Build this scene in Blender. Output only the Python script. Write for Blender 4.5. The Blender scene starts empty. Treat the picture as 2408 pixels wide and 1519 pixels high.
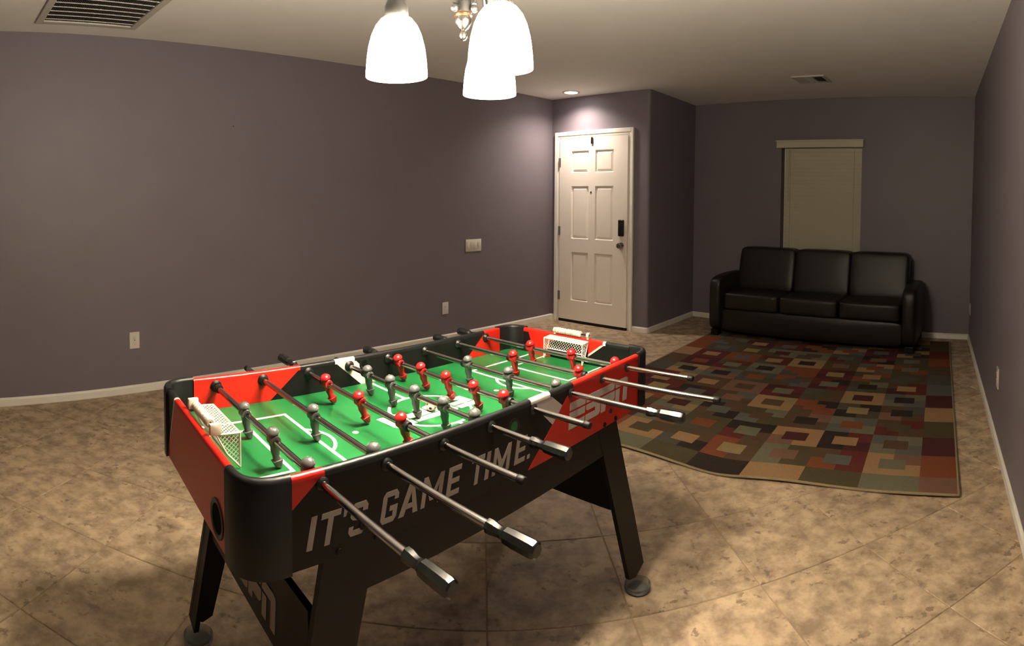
import bpy, bmesh, math, random
from mathutils import Vector, Matrix
random.seed(7)
SC = bpy.context.scene
COL = SC.collection
PI = math.pi
def rad(a): return math.radians(a)

# ---------------------------------------------------------------- camera (a swept phone panorama: cylindrical projection)
CAM_Z = 1.3487
F_PX, Y_SHIFT = 1356.16, -241.25
W_PX, H_PX = 2408, 1519
cd = bpy.data.cameras.new('camera')
cam = bpy.data.objects.new('camera', cd)
COL.objects.link(cam)
cd.type = 'PANO'
cd.panorama_type = 'CENTRAL_CYLINDRICAL'
cd.central_cylindrical_range_u_min = -W_PX / 2 / F_PX
cd.central_cylindrical_range_u_max = W_PX / 2 / F_PX
cd.central_cylindrical_range_v_min = -(H_PX / 2 - Y_SHIFT) / F_PX
cd.central_cylindrical_range_v_max = (H_PX / 2 + Y_SHIFT) / F_PX
cd.central_cylindrical_radius = 1.0
cd.clip_start = 0.01
_pitch, _roll = -0.0333, 0.0057
_f = Vector((0, math.cos(_pitch), math.sin(_pitch)))
_u = Vector((0, -math.sin(_pitch), math.cos(_pitch)))
_r = Vector((1, 0, 0))
_r2 = _r * math.cos(_roll) + _u * math.sin(_roll)
_u2 = -_r * math.sin(_roll) + _u * math.cos(_roll)
M = Matrix.Identity(4)
for i in range(3):
    M[i][0], M[i][1], M[i][2] = _r2[i], _u2[i], -_f[i]
M.translation = Vector((0, 0, CAM_Z))
cam.matrix_world = M
SC.camera = cam

# ---------------------------------------------------------------- world, exposure
w = bpy.data.worlds.new('world'); SC.world = w; w.use_nodes = True
w.node_tree.nodes['Background'].inputs[0].default_value = (0.010, 0.012, 0.02, 1)
w.node_tree.nodes['Background'].inputs[1].default_value = 0.3
SC.view_settings.view_transform = 'Standard'
SC.view_settings.look = 'None'
SC.view_settings.gamma = 1.0
SC.view_settings.use_curve_mapping = False
SC.view_settings.exposure = -0.46
SC.cycles.use_denoising = True
SC.cycles.max_bounces = 8
SC.cycles.caustics_reflective = False
SC.cycles.caustics_refractive = False
SC.cycles.sample_clamp_indirect = 4.0
WARM = (1.0, 0.80, 0.56)
SHADE_EMIT = 70
BULB_W = 10
CAN_W = 22

# ---------------------------------------------------------------- materials
def lin(r, g, b):
    f = lambda c: (c / 255) / 12.92 if c / 255 <= 0.04045 else ((c / 255 + 0.055) / 1.055) ** 2.4
    return (f(r), f(g), f(b), 1.0)
MATS = {}
def mat(name, col, rough=0.5, metal=0.0, var=0.0, scale=30.0, bump=0.0, bscale=200.0, spec=0.5, emit=None, coat=0.0):
    m = bpy.data.materials.new(name); m.use_nodes = True
    nt = m.node_tree; b = nt.nodes['Principled BSDF']
    b.inputs['Base Color'].default_value = col
    b.inputs['Roughness'].default_value = rough
    b.inputs['Metallic'].default_value = metal
    b.inputs['Specular IOR Level'].default_value = spec
    b.inputs['Coat Weight'].default_value = coat
    if emit:
        b.inputs['Emission Color'].default_value = (*emit[0], 1); b.inputs['Emission Strength'].default_value = emit[1]
    geo = nt.nodes.new('ShaderNodeNewGeometry')
    if var > 0:
        n = nt.nodes.new('ShaderNodeTexNoise'); n.inputs['Scale'].default_value = scale; n.inputs['Detail'].default_value = 4
        nt.links.new(geo.outputs['Position'], n.inputs['Vector'])
        mx = nt.nodes.new('ShaderNodeMix'); mx.data_type = 'RGBA'
        mx.inputs['A'].default_value = tuple(c * (1 - var) for c in col[:3]) + (1,)
        mx.inputs['B'].default_value = tuple(min(1, c * (1 + var)) for c in col[:3]) + (1,)
        nt.links.new(n.outputs['Fac'], mx.inputs['Factor']); nt.links.new(mx.outputs['Result'], b.inputs['Base Color'])
    if bump > 0:
        n2 = nt.nodes.new('ShaderNodeTexNoise'); n2.inputs['Scale'].default_value = bscale; n2.inputs['Detail'].default_value = 3
        nt.links.new(geo.outputs['Position'], n2.inputs['Vector'])
        bp = nt.nodes.new('ShaderNodeBump'); bp.inputs['Strength'].default_value = bump; bp.inputs['Distance'].default_value = 0.002
        nt.links.new(n2.outputs['Fac'], bp.inputs['Height']); nt.links.new(bp.outputs['Normal'], b.inputs['Normal'])
    MATS[name] = m
    return m
M_WALL = mat('mauve_paint', (0.153, 0.1325, 0.154, 1), 0.5, spec=0.36, var=0.05, scale=3, bump=0.25, bscale=160)
M_CEIL = mat('ceiling_paint', (0.86, 0.845, 0.81, 1), 0.8, var=0.03, scale=4, bump=0.2, bscale=120)
M_TRIM = mat('white_trim_paint', (0.80, 0.77, 0.70, 1), 0.4, var=0.03, scale=8)
M_DOOR = mat('door_paint', (0.826, 0.767, 0.6844, 1), 0.38, var=0.02, scale=6)
M_GROUT = mat('grout', lin(150, 130, 104), 0.9, var=0.15, scale=20)
M_BLACKLAM = mat('black_laminate', (0.0062, 0.0060, 0.0056, 1), 0.42, var=0.12, scale=40, spec=0.15)
M_BLACKPLA = mat('black_plastic', (0.0062, 0.0068, 0.0072, 1), 0.36, spec=0.32, bump=0.15, bscale=900)
M_BLACKRUB = mat('black_rubber', (0.006, 0.006, 0.006, 1), 0.5, var=0.1, spec=0.25)
M_GRIP = mat('black_glossy_grip', (0.008, 0.009, 0.009, 1), 0.15, spec=0.7)
M_RED = mat('red_laminate', (0.51, 0.0153, 0.0085, 1), 0.28, var=0.03, scale=20)
M_WHITEP = mat('white_print', (0.62, 0.57, 0.52, 1), 0.35, var=0.03)
M_LETTER = mat('grey_white_lettering', (0.33, 0.295, 0.265, 1), 0.4, var=0.05)
M_GREEN = mat('green_field', (0.0119, 0.1225, 0.0336, 1), 0.28, var=0.06, scale=9, spec=0.4)
M_LINE = mat('white_field_print', (0.78, 0.78, 0.72, 1), 0.25, var=0.02)
M_CHROME = mat('chrome', (0.72, 0.70, 0.68, 1), 0.13, 1.0, var=0.05, scale=60)
M_REDMAN = mat('red_plastic', (0.442, 0.0136, 0.0136, 1), 0.24, var=0.06, scale=80)
M_GREYMAN = mat('grey_plastic', (0.088, 0.092, 0.088, 1), 0.26, var=0.06, scale=80)
M_IVORY = mat('ivory_plastic', (0.66, 0.62, 0.50, 1), 0.4, var=0.04, scale=60)
M_NET = mat('white_net_plastic', (0.70, 0.70, 0.64, 1), 0.35, var=0.03)
M_DARKIN = mat('dark_interior', (0.003, 0.003, 0.003, 1), 0.9, var=0.1, spec=0.05)  # near-black fill: the shade inside openings is put into the colour
M_BALLW = mat('white_ball_plastic', (0.78, 0.76, 0.70, 1), 0.3, var=0.02)
M_LEATHER = mat('dark_brown_leather', (0.0095, 0.0072, 0.0056, 1), 0.40, var=0.2, scale=14, bump=0.35, bscale=140, spec=0.28)
M_BRONZE = mat('oiled_bronze', (0.0045, 0.0042, 0.0038, 1), 0.35, 0.0, var=0.15, scale=40)
M_COPPER = mat('copper_ring', (0.50, 0.22, 0.11, 1), 0.25, 1.0, var=0.1, scale=40)
M_NICKEL = mat('satin_nickel', (0.26, 0.235, 0.21, 1), 0.22, 1.0, var=0.05, scale=40)
M_HINGE = mat('hinge_metal', (0.33, 0.30, 0.27, 1), 0.35, 0.9, var=0.1, scale=40)
M_BLIND = mat('ivory_blind', (0.50, 0.47, 0.36, 1), 0.5, var=0.04, scale=5)
M_CORD = mat('blind_cord', (0.30, 0.28, 0.22, 1), 0.8, var=0.05)
M_VENT = mat('white_vent_metal', (0.55, 0.52, 0.47, 1), 0.45, var=0.04, scale=10)
M_BIND = mat('rug_binding', (0.20, 0.155, 0.085, 1), 0.9, var=0.15, scale=90)
M_OUTLET = mat('white_plate_plastic', (0.66, 0.63, 0.57, 1), 0.35, var=0.02)
M_FIN = mat('shaded_vent_fin', (0.16, 0.15, 0.14, 1), 0.5, var=0.1)  # vent metal darkened, the shade inside the grille put into its colour
M_SLOT = mat('dark_slot', (0.03, 0.028, 0.025, 1), 0.6, var=0.05)
def emat(name, col, s):
    m = bpy.data.materials.new(name); m.use_nodes = True
    nt = m.node_tree; nt.nodes.remove(nt.nodes['Principled BSDF'])
    e = nt.nodes.new('ShaderNodeEmission'); e.inputs[0].default_value = (*col, 1); e.inputs[1].default_value = s
    nt.links.new(e.outputs[0], nt.nodes['Material Output'].inputs[0]); return m
M_SHADE = emat('lit_white_glass', (1.0, 0.86, 0.66), SHADE_EMIT)
def shade_gradient():                                   # the bulb sits high in the bell: its shoulder glows most
    nt = M_SHADE.node_tree; N = nt.nodes.new; L = nt.links.new
    geo = N('ShaderNodeNewGeometry'); sp = N('ShaderNodeSeparateXYZ'); L(geo.outputs['Position'], sp.inputs[0])
    mr = N('ShaderNodeMapRange'); L(sp.outputs['Z'], mr.inputs['Value'])
    mr.inputs['From Min'].default_value = 1.70; mr.inputs['From Max'].default_value = 1.80
    mr.inputs['To Min'].default_value = SHADE_EMIT * 0.4; mr.inputs['To Max'].default_value = SHADE_EMIT * 15
    L(mr.outputs[0], next(n for n in nt.nodes if n.type == 'EMISSION').inputs[1])
shade_gradient()
M_LENS = emat('lit_can_lens', (1.0, 0.93, 0.86), 40.0)
def glass(name, col, rough, alpha):
    m = mat(name, col, rough); b = m.node_tree.nodes['Principled BSDF']
    b.inputs['Transmission Weight'].default_value = alpha; b.inputs['IOR'].default_value = 1.18; return m
M_CUP = glass('clear_grey_cup', (0.80, 0.82, 0.78, 1), 0.22, 0.85)
M_PANE = glass('window_glass', (0.8, 0.85, 0.85, 1), 0.05, 0.9)

def tile_material():
    m = bpy.data.materials.new('mottled_stone_tile'); m.use_nodes = True
    nt = m.node_tree; b = nt.nodes['Principled BSDF']; N = nt.nodes.new; L = nt.links.new
    geo = N('ShaderNodeNewGeometry'); oi = N('ShaderNodeObjectInfo')
    off = N('ShaderNodeVectorMath'); off.operation = 'SCALE'; off.inputs['Scale'].default_value = 37.0
    comb = N('ShaderNodeCombineXYZ'); L(oi.outputs['Random'], comb.inputs[0]); L(oi.outputs['Random'], comb.inputs[1])
    L(comb.outputs[0], off.inputs[0])
    add = N('ShaderNodeVectorMath'); add.operation = 'ADD'; L(geo.outputs['Position'], add.inputs[0]); L(off.outputs[0], add.inputs[1])
    def noise(sc, det, ro=0.55):
        n = N('ShaderNodeTexNoise'); n.inputs['Scale'].default_value = sc; n.inputs['Detail'].default_value = det; n.inputs['Roughness'].default_value = ro
        L(add.outputs[0], n.inputs['Vector']); return n
    def ramp(src, a, c, ca, cb):
        r = N('ShaderNodeValToRGB'); r.color_ramp.elements[0].position = a; r.color_ramp.elements[1].position = c
        r.color_ramp.elements[0].color = ca; r.color_ramp.elements[1].color = cb; L(src, r.inputs[0]); return r
    base = ramp(noise(10.5, 7, 0.66).outputs['Fac'], 0.36, 0.60, (0.2246, 0.161, 0.1086, 1), (0.4942, 0.3744, 0.2471, 1))
    blot = ramp(noise(25, 6, 0.6).outputs['Fac'], 0.56, 0.62, (0, 0, 0, 1), (1, 1, 1, 1))
    msk = ramp(noise(5.0, 3).outputs['Fac'], 0.46, 0.56, (0, 0, 0, 1), (1, 1, 1, 1))
    mul = N('ShaderNodeMath'); mul.operation = 'MULTIPLY'; L(blot.outputs[0], mul.inputs[0]); L(msk.outputs[0], mul.inputs[1])
    sc = N('ShaderNodeMath'); sc.operation = 'MULTIPLY'; L(mul.outputs[0], sc.inputs[0]); sc.inputs[1].default_value = 0.75
    mx = N('ShaderNodeMix'); mx.data_type = 'RGBA'; L(sc.outputs[0], mx.inputs['Factor']); L(base.outputs[0], mx.inputs['A'])
    mx.inputs['B'].default_value = (0.1326, 0.0897, 0.0624, 1)
    hsv = N('ShaderNodeHueSaturation'); L(mx.outputs['Result'], hsv.inputs['Color'])
    mr = N('ShaderNodeMapRange'); L(oi.outputs['Random'], mr.inputs['Value']); mr.inputs['To Min'].default_value = 0.90; mr.inputs['To Max'].default_value = 1.08
    L(mr.outputs[0], hsv.inputs['Value']); L(hsv.outputs[0], b.inputs['Base Color'])
    b.inputs['Roughness'].default_value = 0.52
    b.inputs['Specular IOR Level'].default_value = 0.35
    bp = N('ShaderNodeBump'); bp.inputs['Strength'].default_value = 0.2; bp.inputs['Distance'].default_value = 0.002
    L(noise(30, 4).outputs['Fac'], bp.inputs['Height']); L(bp.outputs['Normal'], b.inputs['Normal'])
    return m
M_TILE = tile_material()

def rug_material():
    m = bpy.data.materials.new('woven_rug_pile'); m.use_nodes = True
    nt = m.node_tree; b = nt.nodes['Principled BSDF']; N = nt.nodes.new; L = nt.links.new
    at = N('ShaderNodeVertexColor'); at.layer_name = 'weave'
    geo = N('ShaderNodeNewGeometry')
    n = N('ShaderNodeTexNoise'); n.inputs['Scale'].default_value = 160; n.inputs['Detail'].default_value = 3
    L(geo.outputs['Position'], n.inputs['Vector'])
    mr = N('ShaderNodeMapRange'); L(n.outputs['Fac'], mr.inputs['Value']); mr.inputs['To Min'].default_value = 0.72; mr.inputs['To Max'].default_value = 1.28
    mul = N('ShaderNodeVectorMath'); mul.operation = 'SCALE'; L(at.outputs['Color'], mul.inputs[0]); L(mr.outputs[0], mul.inputs['Scale'])
    mul2 = N('ShaderNodeVectorMath'); mul2.operation = 'SCALE'; mul2.inputs['Scale'].default_value = 0.66; L(mul.outputs[0], mul2.inputs[0])
    L(mul2.outputs[0], b.inputs['Base Color'])
    b.inputs['Roughness'].default_value = 0.95; b.inputs['Specular IOR Level'].default_value = 0.1
    bp = N('ShaderNodeBump'); bp.inputs['Strength'].default_value = 0.6; bp.inputs['Distance'].default_value = 0.004
    L(n.outputs['Fac'], bp.inputs['Height']); L(bp.outputs['Normal'], b.inputs['Normal'])
    return m
M_RUG = rug_material()

# ---------------------------------------------------------------- mesh builder
class MB:
    def __init__(s): s.v = []; s.f = []; s.m = []; s.mats = []
    def mi(s, m):
        if m not in s.mats: s.mats.append(m)
        return s.mats.index(m)
    def add(s, vs, fs, m):
        o = len(s.v); s.v += [tuple(v) for v in vs]; k = s.mi(m)
        for f in fs: s.f.append(tuple(i + o for i in f)); s.m.append(k)
    def box(s, a, b, m, mtx=None):
        x0, y0, z0 = a; x1, y1, z1 = b
        vs = [Vector(p) for p in ((x0, y0, z0), (x1, y0, z0), (x1, y1, z0), (x0, y1, z0), (x0, y0, z1), (x1, y0, z1), (x1, y1, z1), (x0, y1, z1))]
        if mtx: vs = [mtx @ v for v in vs]
        s.add(vs, [(0, 3, 2, 1), (4, 5, 6, 7), (0, 1, 5, 4), (1, 2, 6, 5), (2, 3, 7, 6), (3, 0, 4, 7)], m); return s
    def bbox(s, a, b, m, r=0.004, mtx=None, seg=2):
        """box with rounded edges"""
        bm = bmesh.new(); bmesh.ops.create_cube(bm, size=1)
        c = [(p + q) / 2 for p, q in zip(a, b)]; d = [abs(q - p) for p, q in zip(a, b)]
        for v in bm.verts: v.co = Vector((c[0] + v.co.x * d[0], c[1] + v.co.y * d[1], c[2] + v.co.z * d[2]))
        bmesh.ops.bevel(bm, geom=list(bm.edges), offset=min(r, min(d) * 0.49), segments=seg, profile=0.5, affect='EDGES')
        s.from_bm(bm, m, mtx); bm.free(); return s
    def from_bm(s, bm, m, mtx=None):
        bm.verts.index_update(); bm.verts.ensure_lookup_table()
        vs = [(mtx @ v.co) if mtx else v.co.copy() for v in bm.verts]
        s.add(vs, [tuple(v.index for v in f.verts) for f in bm.faces], m)
    def prism(s, poly, o, ex, ey, ez, m):
        """2D polygon in plane (o, ex, ey), extruded along vector ez"""
        o, ex, ey, ez = Vector(o), Vector(ex), Vector(ey), Vector(ez)
        n = len(poly); a = [o + ex * x + ey * y for x, y in poly]; b = [p + ez for p in a]
        ar = sum(poly[i][0] * poly[(i + 1) % n][1] - poly[(i + 1) % n][0] * poly[i][1] for i in range(n))
        flip = (ar > 0) == (ex.cross(ey).dot(ez) > 0)
        fs = [tuple(range(n))[::-1], tuple(range(n, 2 * n))] + [(i, (i + 1) % n, n + (i + 1) % n, n + i) for i in range(n)]
        if not flip: fs = [f[::-1] for f in fs]
        s.add(a + b, fs, m); return s
    def lathe(s, prof, m, seg=24, o=(0, 0, 0), ax=(0, 0, 1), cap=True):
        ax = Vector(ax).normalized(); t = Vector((1, 0, 0)) if abs(ax.x) < 0.9 else Vector((0, 1, 0))
        e1 = ax.cross(t).normalized(); e2 = ax.cross(e1); o = Vector(o); vs = []; fs = []
        for r, h in prof:
            for k in range(seg):
                a = 2 * PI * k / seg; vs.append(o + ax * h + (e1 * math.cos(a) + e2 * math.sin(a)) * max(r, 1e-5))
        for i in range(len(prof) - 1):
            for k in range(seg):
                k2 = (k + 1) % seg; fs.append((i * seg + k, i * seg + k2, (i + 1) * seg + k2, (i + 1) * seg + k))
        if cap:
            fs.append(tuple(range(seg))[::-1]); fs.append(tuple((len(prof) - 1) * seg + k for k in range(seg)))
        s.add(vs, fs, m); return s
    def cyl(s, a, b, r, m, seg=16):
        a, b = Vector(a), Vector(b); return s.lathe([(r, 0), (r, (b - a).length)], m, seg, a, b - a)
    def tube(s, pts, r, m, seg=10):
        pts = [Vector(p) for p in pts]; n = len(pts); vs = []; fs = []; prev = None
        for i, p in enumerate(pts):
            t = (pts[min(i + 1, n - 1)] - pts[max(i - 1, 0)]).normalized()
            if prev is None:
                q = Vector((0, 0, 1)) if abs(t.z) < 0.9 else Vector((1, 0, 0)); e1 = t.cross(q).normalized()
            else: e1 = (prev - t * prev.dot(t)).normalized()
            prev = e1; e2 = t.cross(e1)
            for k in range(seg):
                a = 2 * PI * k / seg; vs.append(p + (e1 * math.cos(a) + e2 * math.sin(a)) * r)
        for i in range(n - 1):
            for k in range(seg):
                k2 = (k + 1) % seg; fs.append((i * seg + k, i * seg + k2, (i + 1) * seg + k2, (i + 1) * seg + k))
        fs += [tuple(range(seg))[::-1], tuple((n - 1) * seg + k for k in range(seg))]
        s.add(vs, fs, m); return s
    def ball(s, c, r, m, seg=16, rings=10, sq=(1, 1, 1)):
        prof = [(r * math.sin(PI * i / rings), -r * math.cos(PI * i / rings)) for i in range(rings + 1)]
        o = len(s.v); s.lathe(prof, m, seg, (0, 0, 0), (0, 0, 1), cap=False)
        for i in range(o, len(s.v)):
            x, y, z = s.v[i]; s.v[i] = (c[0] + x * sq[0], c[1] + y * sq[1], c[2] + z * sq[2])
        return s
    def loft(s, secs, m, seg=14):
        """secs: (cx, cy, z, half_x, half_y, exponent)"""
        vs = []; fs = []
        for cx, cy, z, hx, hy, e in secs:
            for k in range(seg):
                a = 2 * PI * (k + 0.5) / seg; c, d = math.cos(a), math.sin(a)
                vs.append((cx + hx * math.copysign(abs(c) ** (2 / e), c), cy + hy * math.copysign(abs(d) ** (2 / e), d), z))
        for i in range(len(secs) - 1):
            for k in range(seg):
                k2 = (k + 1) % seg; fs.append((i * seg + k, i * seg + k2, (i + 1) * seg + k2, (i + 1) * seg + k))
        fs += [tuple(range(seg))[::-1], tuple((len(secs) - 1) * seg + k for k in range(seg))]
        s.add(vs, fs, m); return s
    def build(s, name, parent=None, smooth=None, loc=None, bevel=None):
        me = bpy.data.meshes.new(name); me.from_pydata([tuple(v) for v in s.v], [], s.f); me.update()
        for m in s.mats: me.materials.append(m)
        me.polygons.foreach_set('material_index', s.m)
        if smooth is not None:
            me.polygons.foreach_set('use_smooth', [True] * len(me.polygons))
            me.set_sharp_from_angle(angle=rad(smooth))
        o = bpy.data.objects.new(name, me); COL.objects.link(o)
        if parent: o.parent = parent
        if loc: o.location = loc
        if bevel:
            b = o.modifiers.new('edge', 'BEVEL'); b.width = bevel; b.segments = 2; b.limit_method = 'ANGLE'; b.angle_limit = rad(40)
        return o
def tag(o, label=None, cat=None, group=None, kind=None):
    if label: o['label'] = label
    if cat: o['category'] = cat
    if group: o['group'] = group
    if kind: o['kind'] = kind
    return o
def empty(name, loc=(0, 0, 0), rz=0.0, parent=None):
    o = bpy.data.objects.new(name, None); COL.objects.link(o); o.location = loc; o.rotation_euler = (0, 0, rz)
    o.empty_display_size = 0.1
    if parent: o.parent = parent
    return o
def copy_part(src, parent, loc=None, rot=None):
    c = src.copy(); COL.objects.link(c); c.parent = parent
    if loc is not None: c.location = loc
    if rot is not None: c.rotation_euler = rot
    return c

# ---------------------------------------------------------------- room shell
CEIL = 2.5055
G1 = Vector((0.4565, 6.6123)); G2 = Vector((1.3858, 5.7455)); G3 = Vector((2.1346, 6.5397)); G4 = Vector((4.2585, 4.1572))
RD = Vector((-0.667, -0.744)).normalized(); GR = G4 + RD * 8.2
left = [G1.copy()]
for i in range(36):                                   # the left wall, very slightly bowed as the picture shows it
    s_ = i * 0.25
    a_ = 45.0 + 13.0 * min(1, max(0, (s_ - 1.5) / 3.0))
    left.append(left[-1] - Vector((math.cos(rad(a_)), math.sin(rad(a_)))) * 0.25)
GL = left[-1]
e_a = (G1 - G2).normalized(); e_b = (G3 - G2).normalized()
bull = []                                             # rounded outer corner beside the front door
RB = 0.03
for k in range(7):
    t = k / 6
    p0, p1, p2 = G2 + e_a * RB, G2, G2 + e_b * RB
    bull.append(p0 * (1 - t) ** 2 + p1 * 2 * t * (1 - t) + p2 * t * t)
def wall_strip(name, pts, outward_left, z0=0.0, z1=CEIL, th=0.12):
    mb = MB(); n = len(pts); offs = []
    for i in range(n):
        d = (pts[min(i + 1, n - 1)] - pts[max(i - 1, 0)]).normalized()
        nn = Vector((-d.y, d.x)) if outward_left else Vector((d.y, -d.x)); offs.append(pts[i] + nn * th)
    vs = []
    for p, q in zip(pts, offs): vs += [(p.x, p.y, z0), (p.x, p.y, z1), (q.x, q.y, z1), (q.x, q.y, z0)]
    fs = []
    for i in range(n - 1):
        a, b = 4 * i, 4 * i + 4
        for k in range(4): fs.append((a + k, a + (k + 1) % 4, b + (k + 1) % 4, b + k))
    fs += [(3, 2, 1, 0), tuple(4 * (n - 1) + k for k in range(4))]
    mb.add(vs, fs, M_WALL)
    bm = bmesh.new(); me_ = bpy.data.meshes.new('t'); me_.from_pydata(mb.v, [], mb.f); bm.from_mesh(me_)
    bmesh.ops.recalc_face_normals(bm, faces=bm.faces); o2 = MB(); o2.from_bm(bm, M_WALL); bm.free(); bpy.data.meshes.remove(me_)
    return tag(o2.build(name, smooth=30), kind='structure')
tag(wall_strip('wall_left', left, False), 'long mauve wall with outlets and a switch plate')
entry_pts = [G1] + bull
wl = wall_strip('wall_entry', [G1, G2 + e_a * RB], True, th=0.12); tag(wl, 'mauve wall around the white front door')
wl = wall_strip('wall_alcove', bull + [G3], True, th=0.02); tag(wl, 'dark mauve return wall between the front door and the window wall')
# back wall with the window opening
bd = (G4 - G3).normalized(); bn = Vector((bd.y, -bd.x))   # bn points into the room
BL = (G4 - G3).length
def bw(t, z, n=0.0): q = G3 + bd * t + bn * n; return Vector((q.x, q.y, z))
WT0, WT1, WZ0, WZ1 = 1.105, 2.018, 0.80, 1.985
mb = MB()
for (t0, t1, z0, z1) in ((-0.0, WT0, 0, CEIL), (WT1, BL, 0, CEIL), (WT0, WT1, 0, WZ0), (WT0, WT1, WZ1, CEIL)):
    a = bw(t0, 0); mb.prism([(0, z0), (t1 - t0, z0), (t1 - t0, z1), (0, z1)], a, (bd.x, bd.y, 0), (0, 0, 1), (-bn.x * 0.14, -bn.y * 0.14, 0), M_WALL)
tag(mb.build('wall_back'), 'dark mauve wall with the window behind the sofa', kind='structure')
tag(wall_strip('wall_right', [G4, GR], True), 'dark mauve wall at the right edge', kind='structure')
ROOM = left[::-1] + bull + [G3, G4, GR]
# floor slab (grout) and ceiling
def slab(name, z0, z1, m):
    mb = MB(); mb.prism([(p.x, p.y) for p in ROOM], (0, 0, z0), (1, 0, 0), (0, 1, 0), (0, 0, z1 - z0), m); return tag(mb.build(name), kind='structure')
FLOOR = slab('floor', -0.06, -0.003, M_GROUT); tag(FLOOR, 'beige mottled stone tile floor laid on the diagonal')
ceiling = slab('ceiling', CEIL, CEIL + 0.06, M_CEIL)
# tiles
def clip(poly, a, b):
    out = []; d = b - a
    for i in range(len(poly)):
        p, q = poly[i], poly[(i + 1) % len(poly)]
        sp = d.x * (p.y - a.y) - d.y * (p.x - a.x); sq = d.x * (q.y - a.y) - d.y * (q.x - a.x)
        if sp >= 0: out.append(p)
        if (sp >= 0) != (sq >= 0): out.append(p + (q - p) * (sp / (sp - sq)))
    return out
def area(poly): return 0.5 * sum(poly[i].x * poly[(i + 1) % len(poly)].y - poly[(i + 1) % len(poly)].x * poly[i].y for i in range(len(poly)))
TP = 0.467; TA = rad(3.0); tx = Vector((math.cos(TA), math.sin(TA))); ty = Vector((-tx.y, tx.x)); T0 = Vector((0.395, 1.79)); GAP = 0.0022
room_ccw = ROOM if area(ROOM) > 0 else ROOM[::-1]
for i in range(-16, 12):
    for j in range(-12, 13):
        c = [T0 + tx * (TP * (i + di) + sx * GAP) + ty * (TP * (j + dj) + sy * GAP) for di, dj, sx, sy in ((0, 0, 1, 1), (1, 0, -1, 1), (1, 1, -1, -1), (0, 1, 1, -1))]
        poly = room_ccw
        for k in range(4):
            poly = clip(poly, c[k], c[(k + 1) % 4])
            if len(poly) < 3: break
        if len(poly) < 3 or area(poly) < 0.002: continue
        if area(poly) > 0.2: poly = c
        cen = sum(poly, Vector((0, 0))) / len(poly); top = random.uniform(-0.0005, 0.0004)
        mb = MB(); n = len(poly); e = 0.0025
        ins = [p + (cen - p).normalized() * e for p in poly]
        vs = [(p.x - cen.x, p.y - cen.y, -0.0035) for p in poly] + [(p.x - cen.x, p.y - cen.y, top - 0.0016) for p in poly] + [(p.x - cen.x, p.y - cen.y, top) for p in ins]
        fs = [tuple(range(n))[::-1], tuple(range(2 * n, 3 * n))]
        for k in range(n):
            k2 = (k + 1) % n; fs += [(k, k2, n + k2, n + k), (n + k, n + k2, 2 * n + k2, 2 * n + k)]
        mb.add(vs, fs, M_TILE)
        mb.build('floor_tile', FLOOR, loc=(cen.x, cen.y, 0))
# baseboards
def base_strip(name, pts, inward_left, h=0.056, th=0.013):
    mb = MB(); n = len(pts); pr = [(0, 0), (th, 0), (th, h - 0.012), (th * 0.55, h - 0.003), (0.003, h), (0, h)]; vs = []; fs = []; k = len(pr)
    for i in range(n):
        d = (pts[min(i + 1, n - 1)] - pts[max(i - 1, 0)]).normalized(); nn = Vector((-d.y, d.x)) if inward_left else Vector((d.y, -d.x))
        for a, z in pr: q = pts[i] + nn * a; vs.append((q.x, q.y, z))
    for i in range(n - 1):
        for j in range(k): fs.append((i * k + j, i * k + (j + 1) % k, (i + 1) * k + (j + 1) % k, (i + 1) * k + j))
    fs += [tuple(range(k))[::-1], tuple((n - 1) * k + j for j in range(k))]
    mb.add(vs, fs, M_TRIM); return tag(mb.build(name, smooth=30), kind='structure')
dd = (G2 - G1).normalized(); dn = Vector((dd.y, -dd.x))
if dn.dot(Vector((0, -1))) < 0: dn = -dn
def ew(t, z, n=0.0): q = G1 + dd * t + dn * n; return Vector((q.x, q.y, z))
base_strip('baseboard_left', left, True)
base_strip('baseboard_entry_left', [G1, G1 + dd * 0.06], False)
base_strip('baseboard_entry_right', [G1 + dd * 1.092] + bull[:4], False)
base_strip('baseboard_alcove', bull[3:] + [G3], False)
base_strip('baseboard_back', [G3, G4], False)
base_strip('baseboard_right', [G4, GR], False)

# ---------------------------------------------------------------- front door
def frame_box(mb, fn, t0, t1, z0, z1, n0, n1, m):
    a, b = fn(t0, z0, n0), fn(t1, z0, n0); ex = (b - a); L_ = ex.length; ex = ex / L_; ez = fn(t0, z0, n1) - a
    mb.prism([(0, 0), (L_, 0), (L_, z1 - z0), (0, z1 - z0)], a, ex, (0, 0, 1), ez, m)
DOOR = tag(empty('door_1', ew(0.58, 0)), 'white six-panel front door with a black keypad lock', kind='structure')
DO = Vector(DOOR.location)
dw = lambda t, z, n=0.0: ew(t, z, n) - DO
D0, D1 = 0.135, 1.032
mb = MB()
cols = [(0.300, 0.535), (0.622, 0.857)]; rows = [(0.250, 0.790), (0.940, 1.520), (1.667, 1.908)]
frame_box(mb, dw, D0, D1, 0.028, 2.045, 0.004, 0.012, M_DOOR)           # core
tcuts = [D0, cols[0][0], cols[0][1], cols[1][0], cols[1][1], D1]; zc = [0.028, rows[0][0], rows[0][1], rows[1][0], rows[1][1], rows[2][0], rows[2][1], 2.045]
for a in range(5):
    for b in range(7):
        if a in (1, 3) and b in (1, 3, 5): continue
        frame_box(mb, dw, tcuts[a], tcuts[a + 1], zc[b], zc[b + 1], 0.0119, 0.030, M_DOOR)
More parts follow.
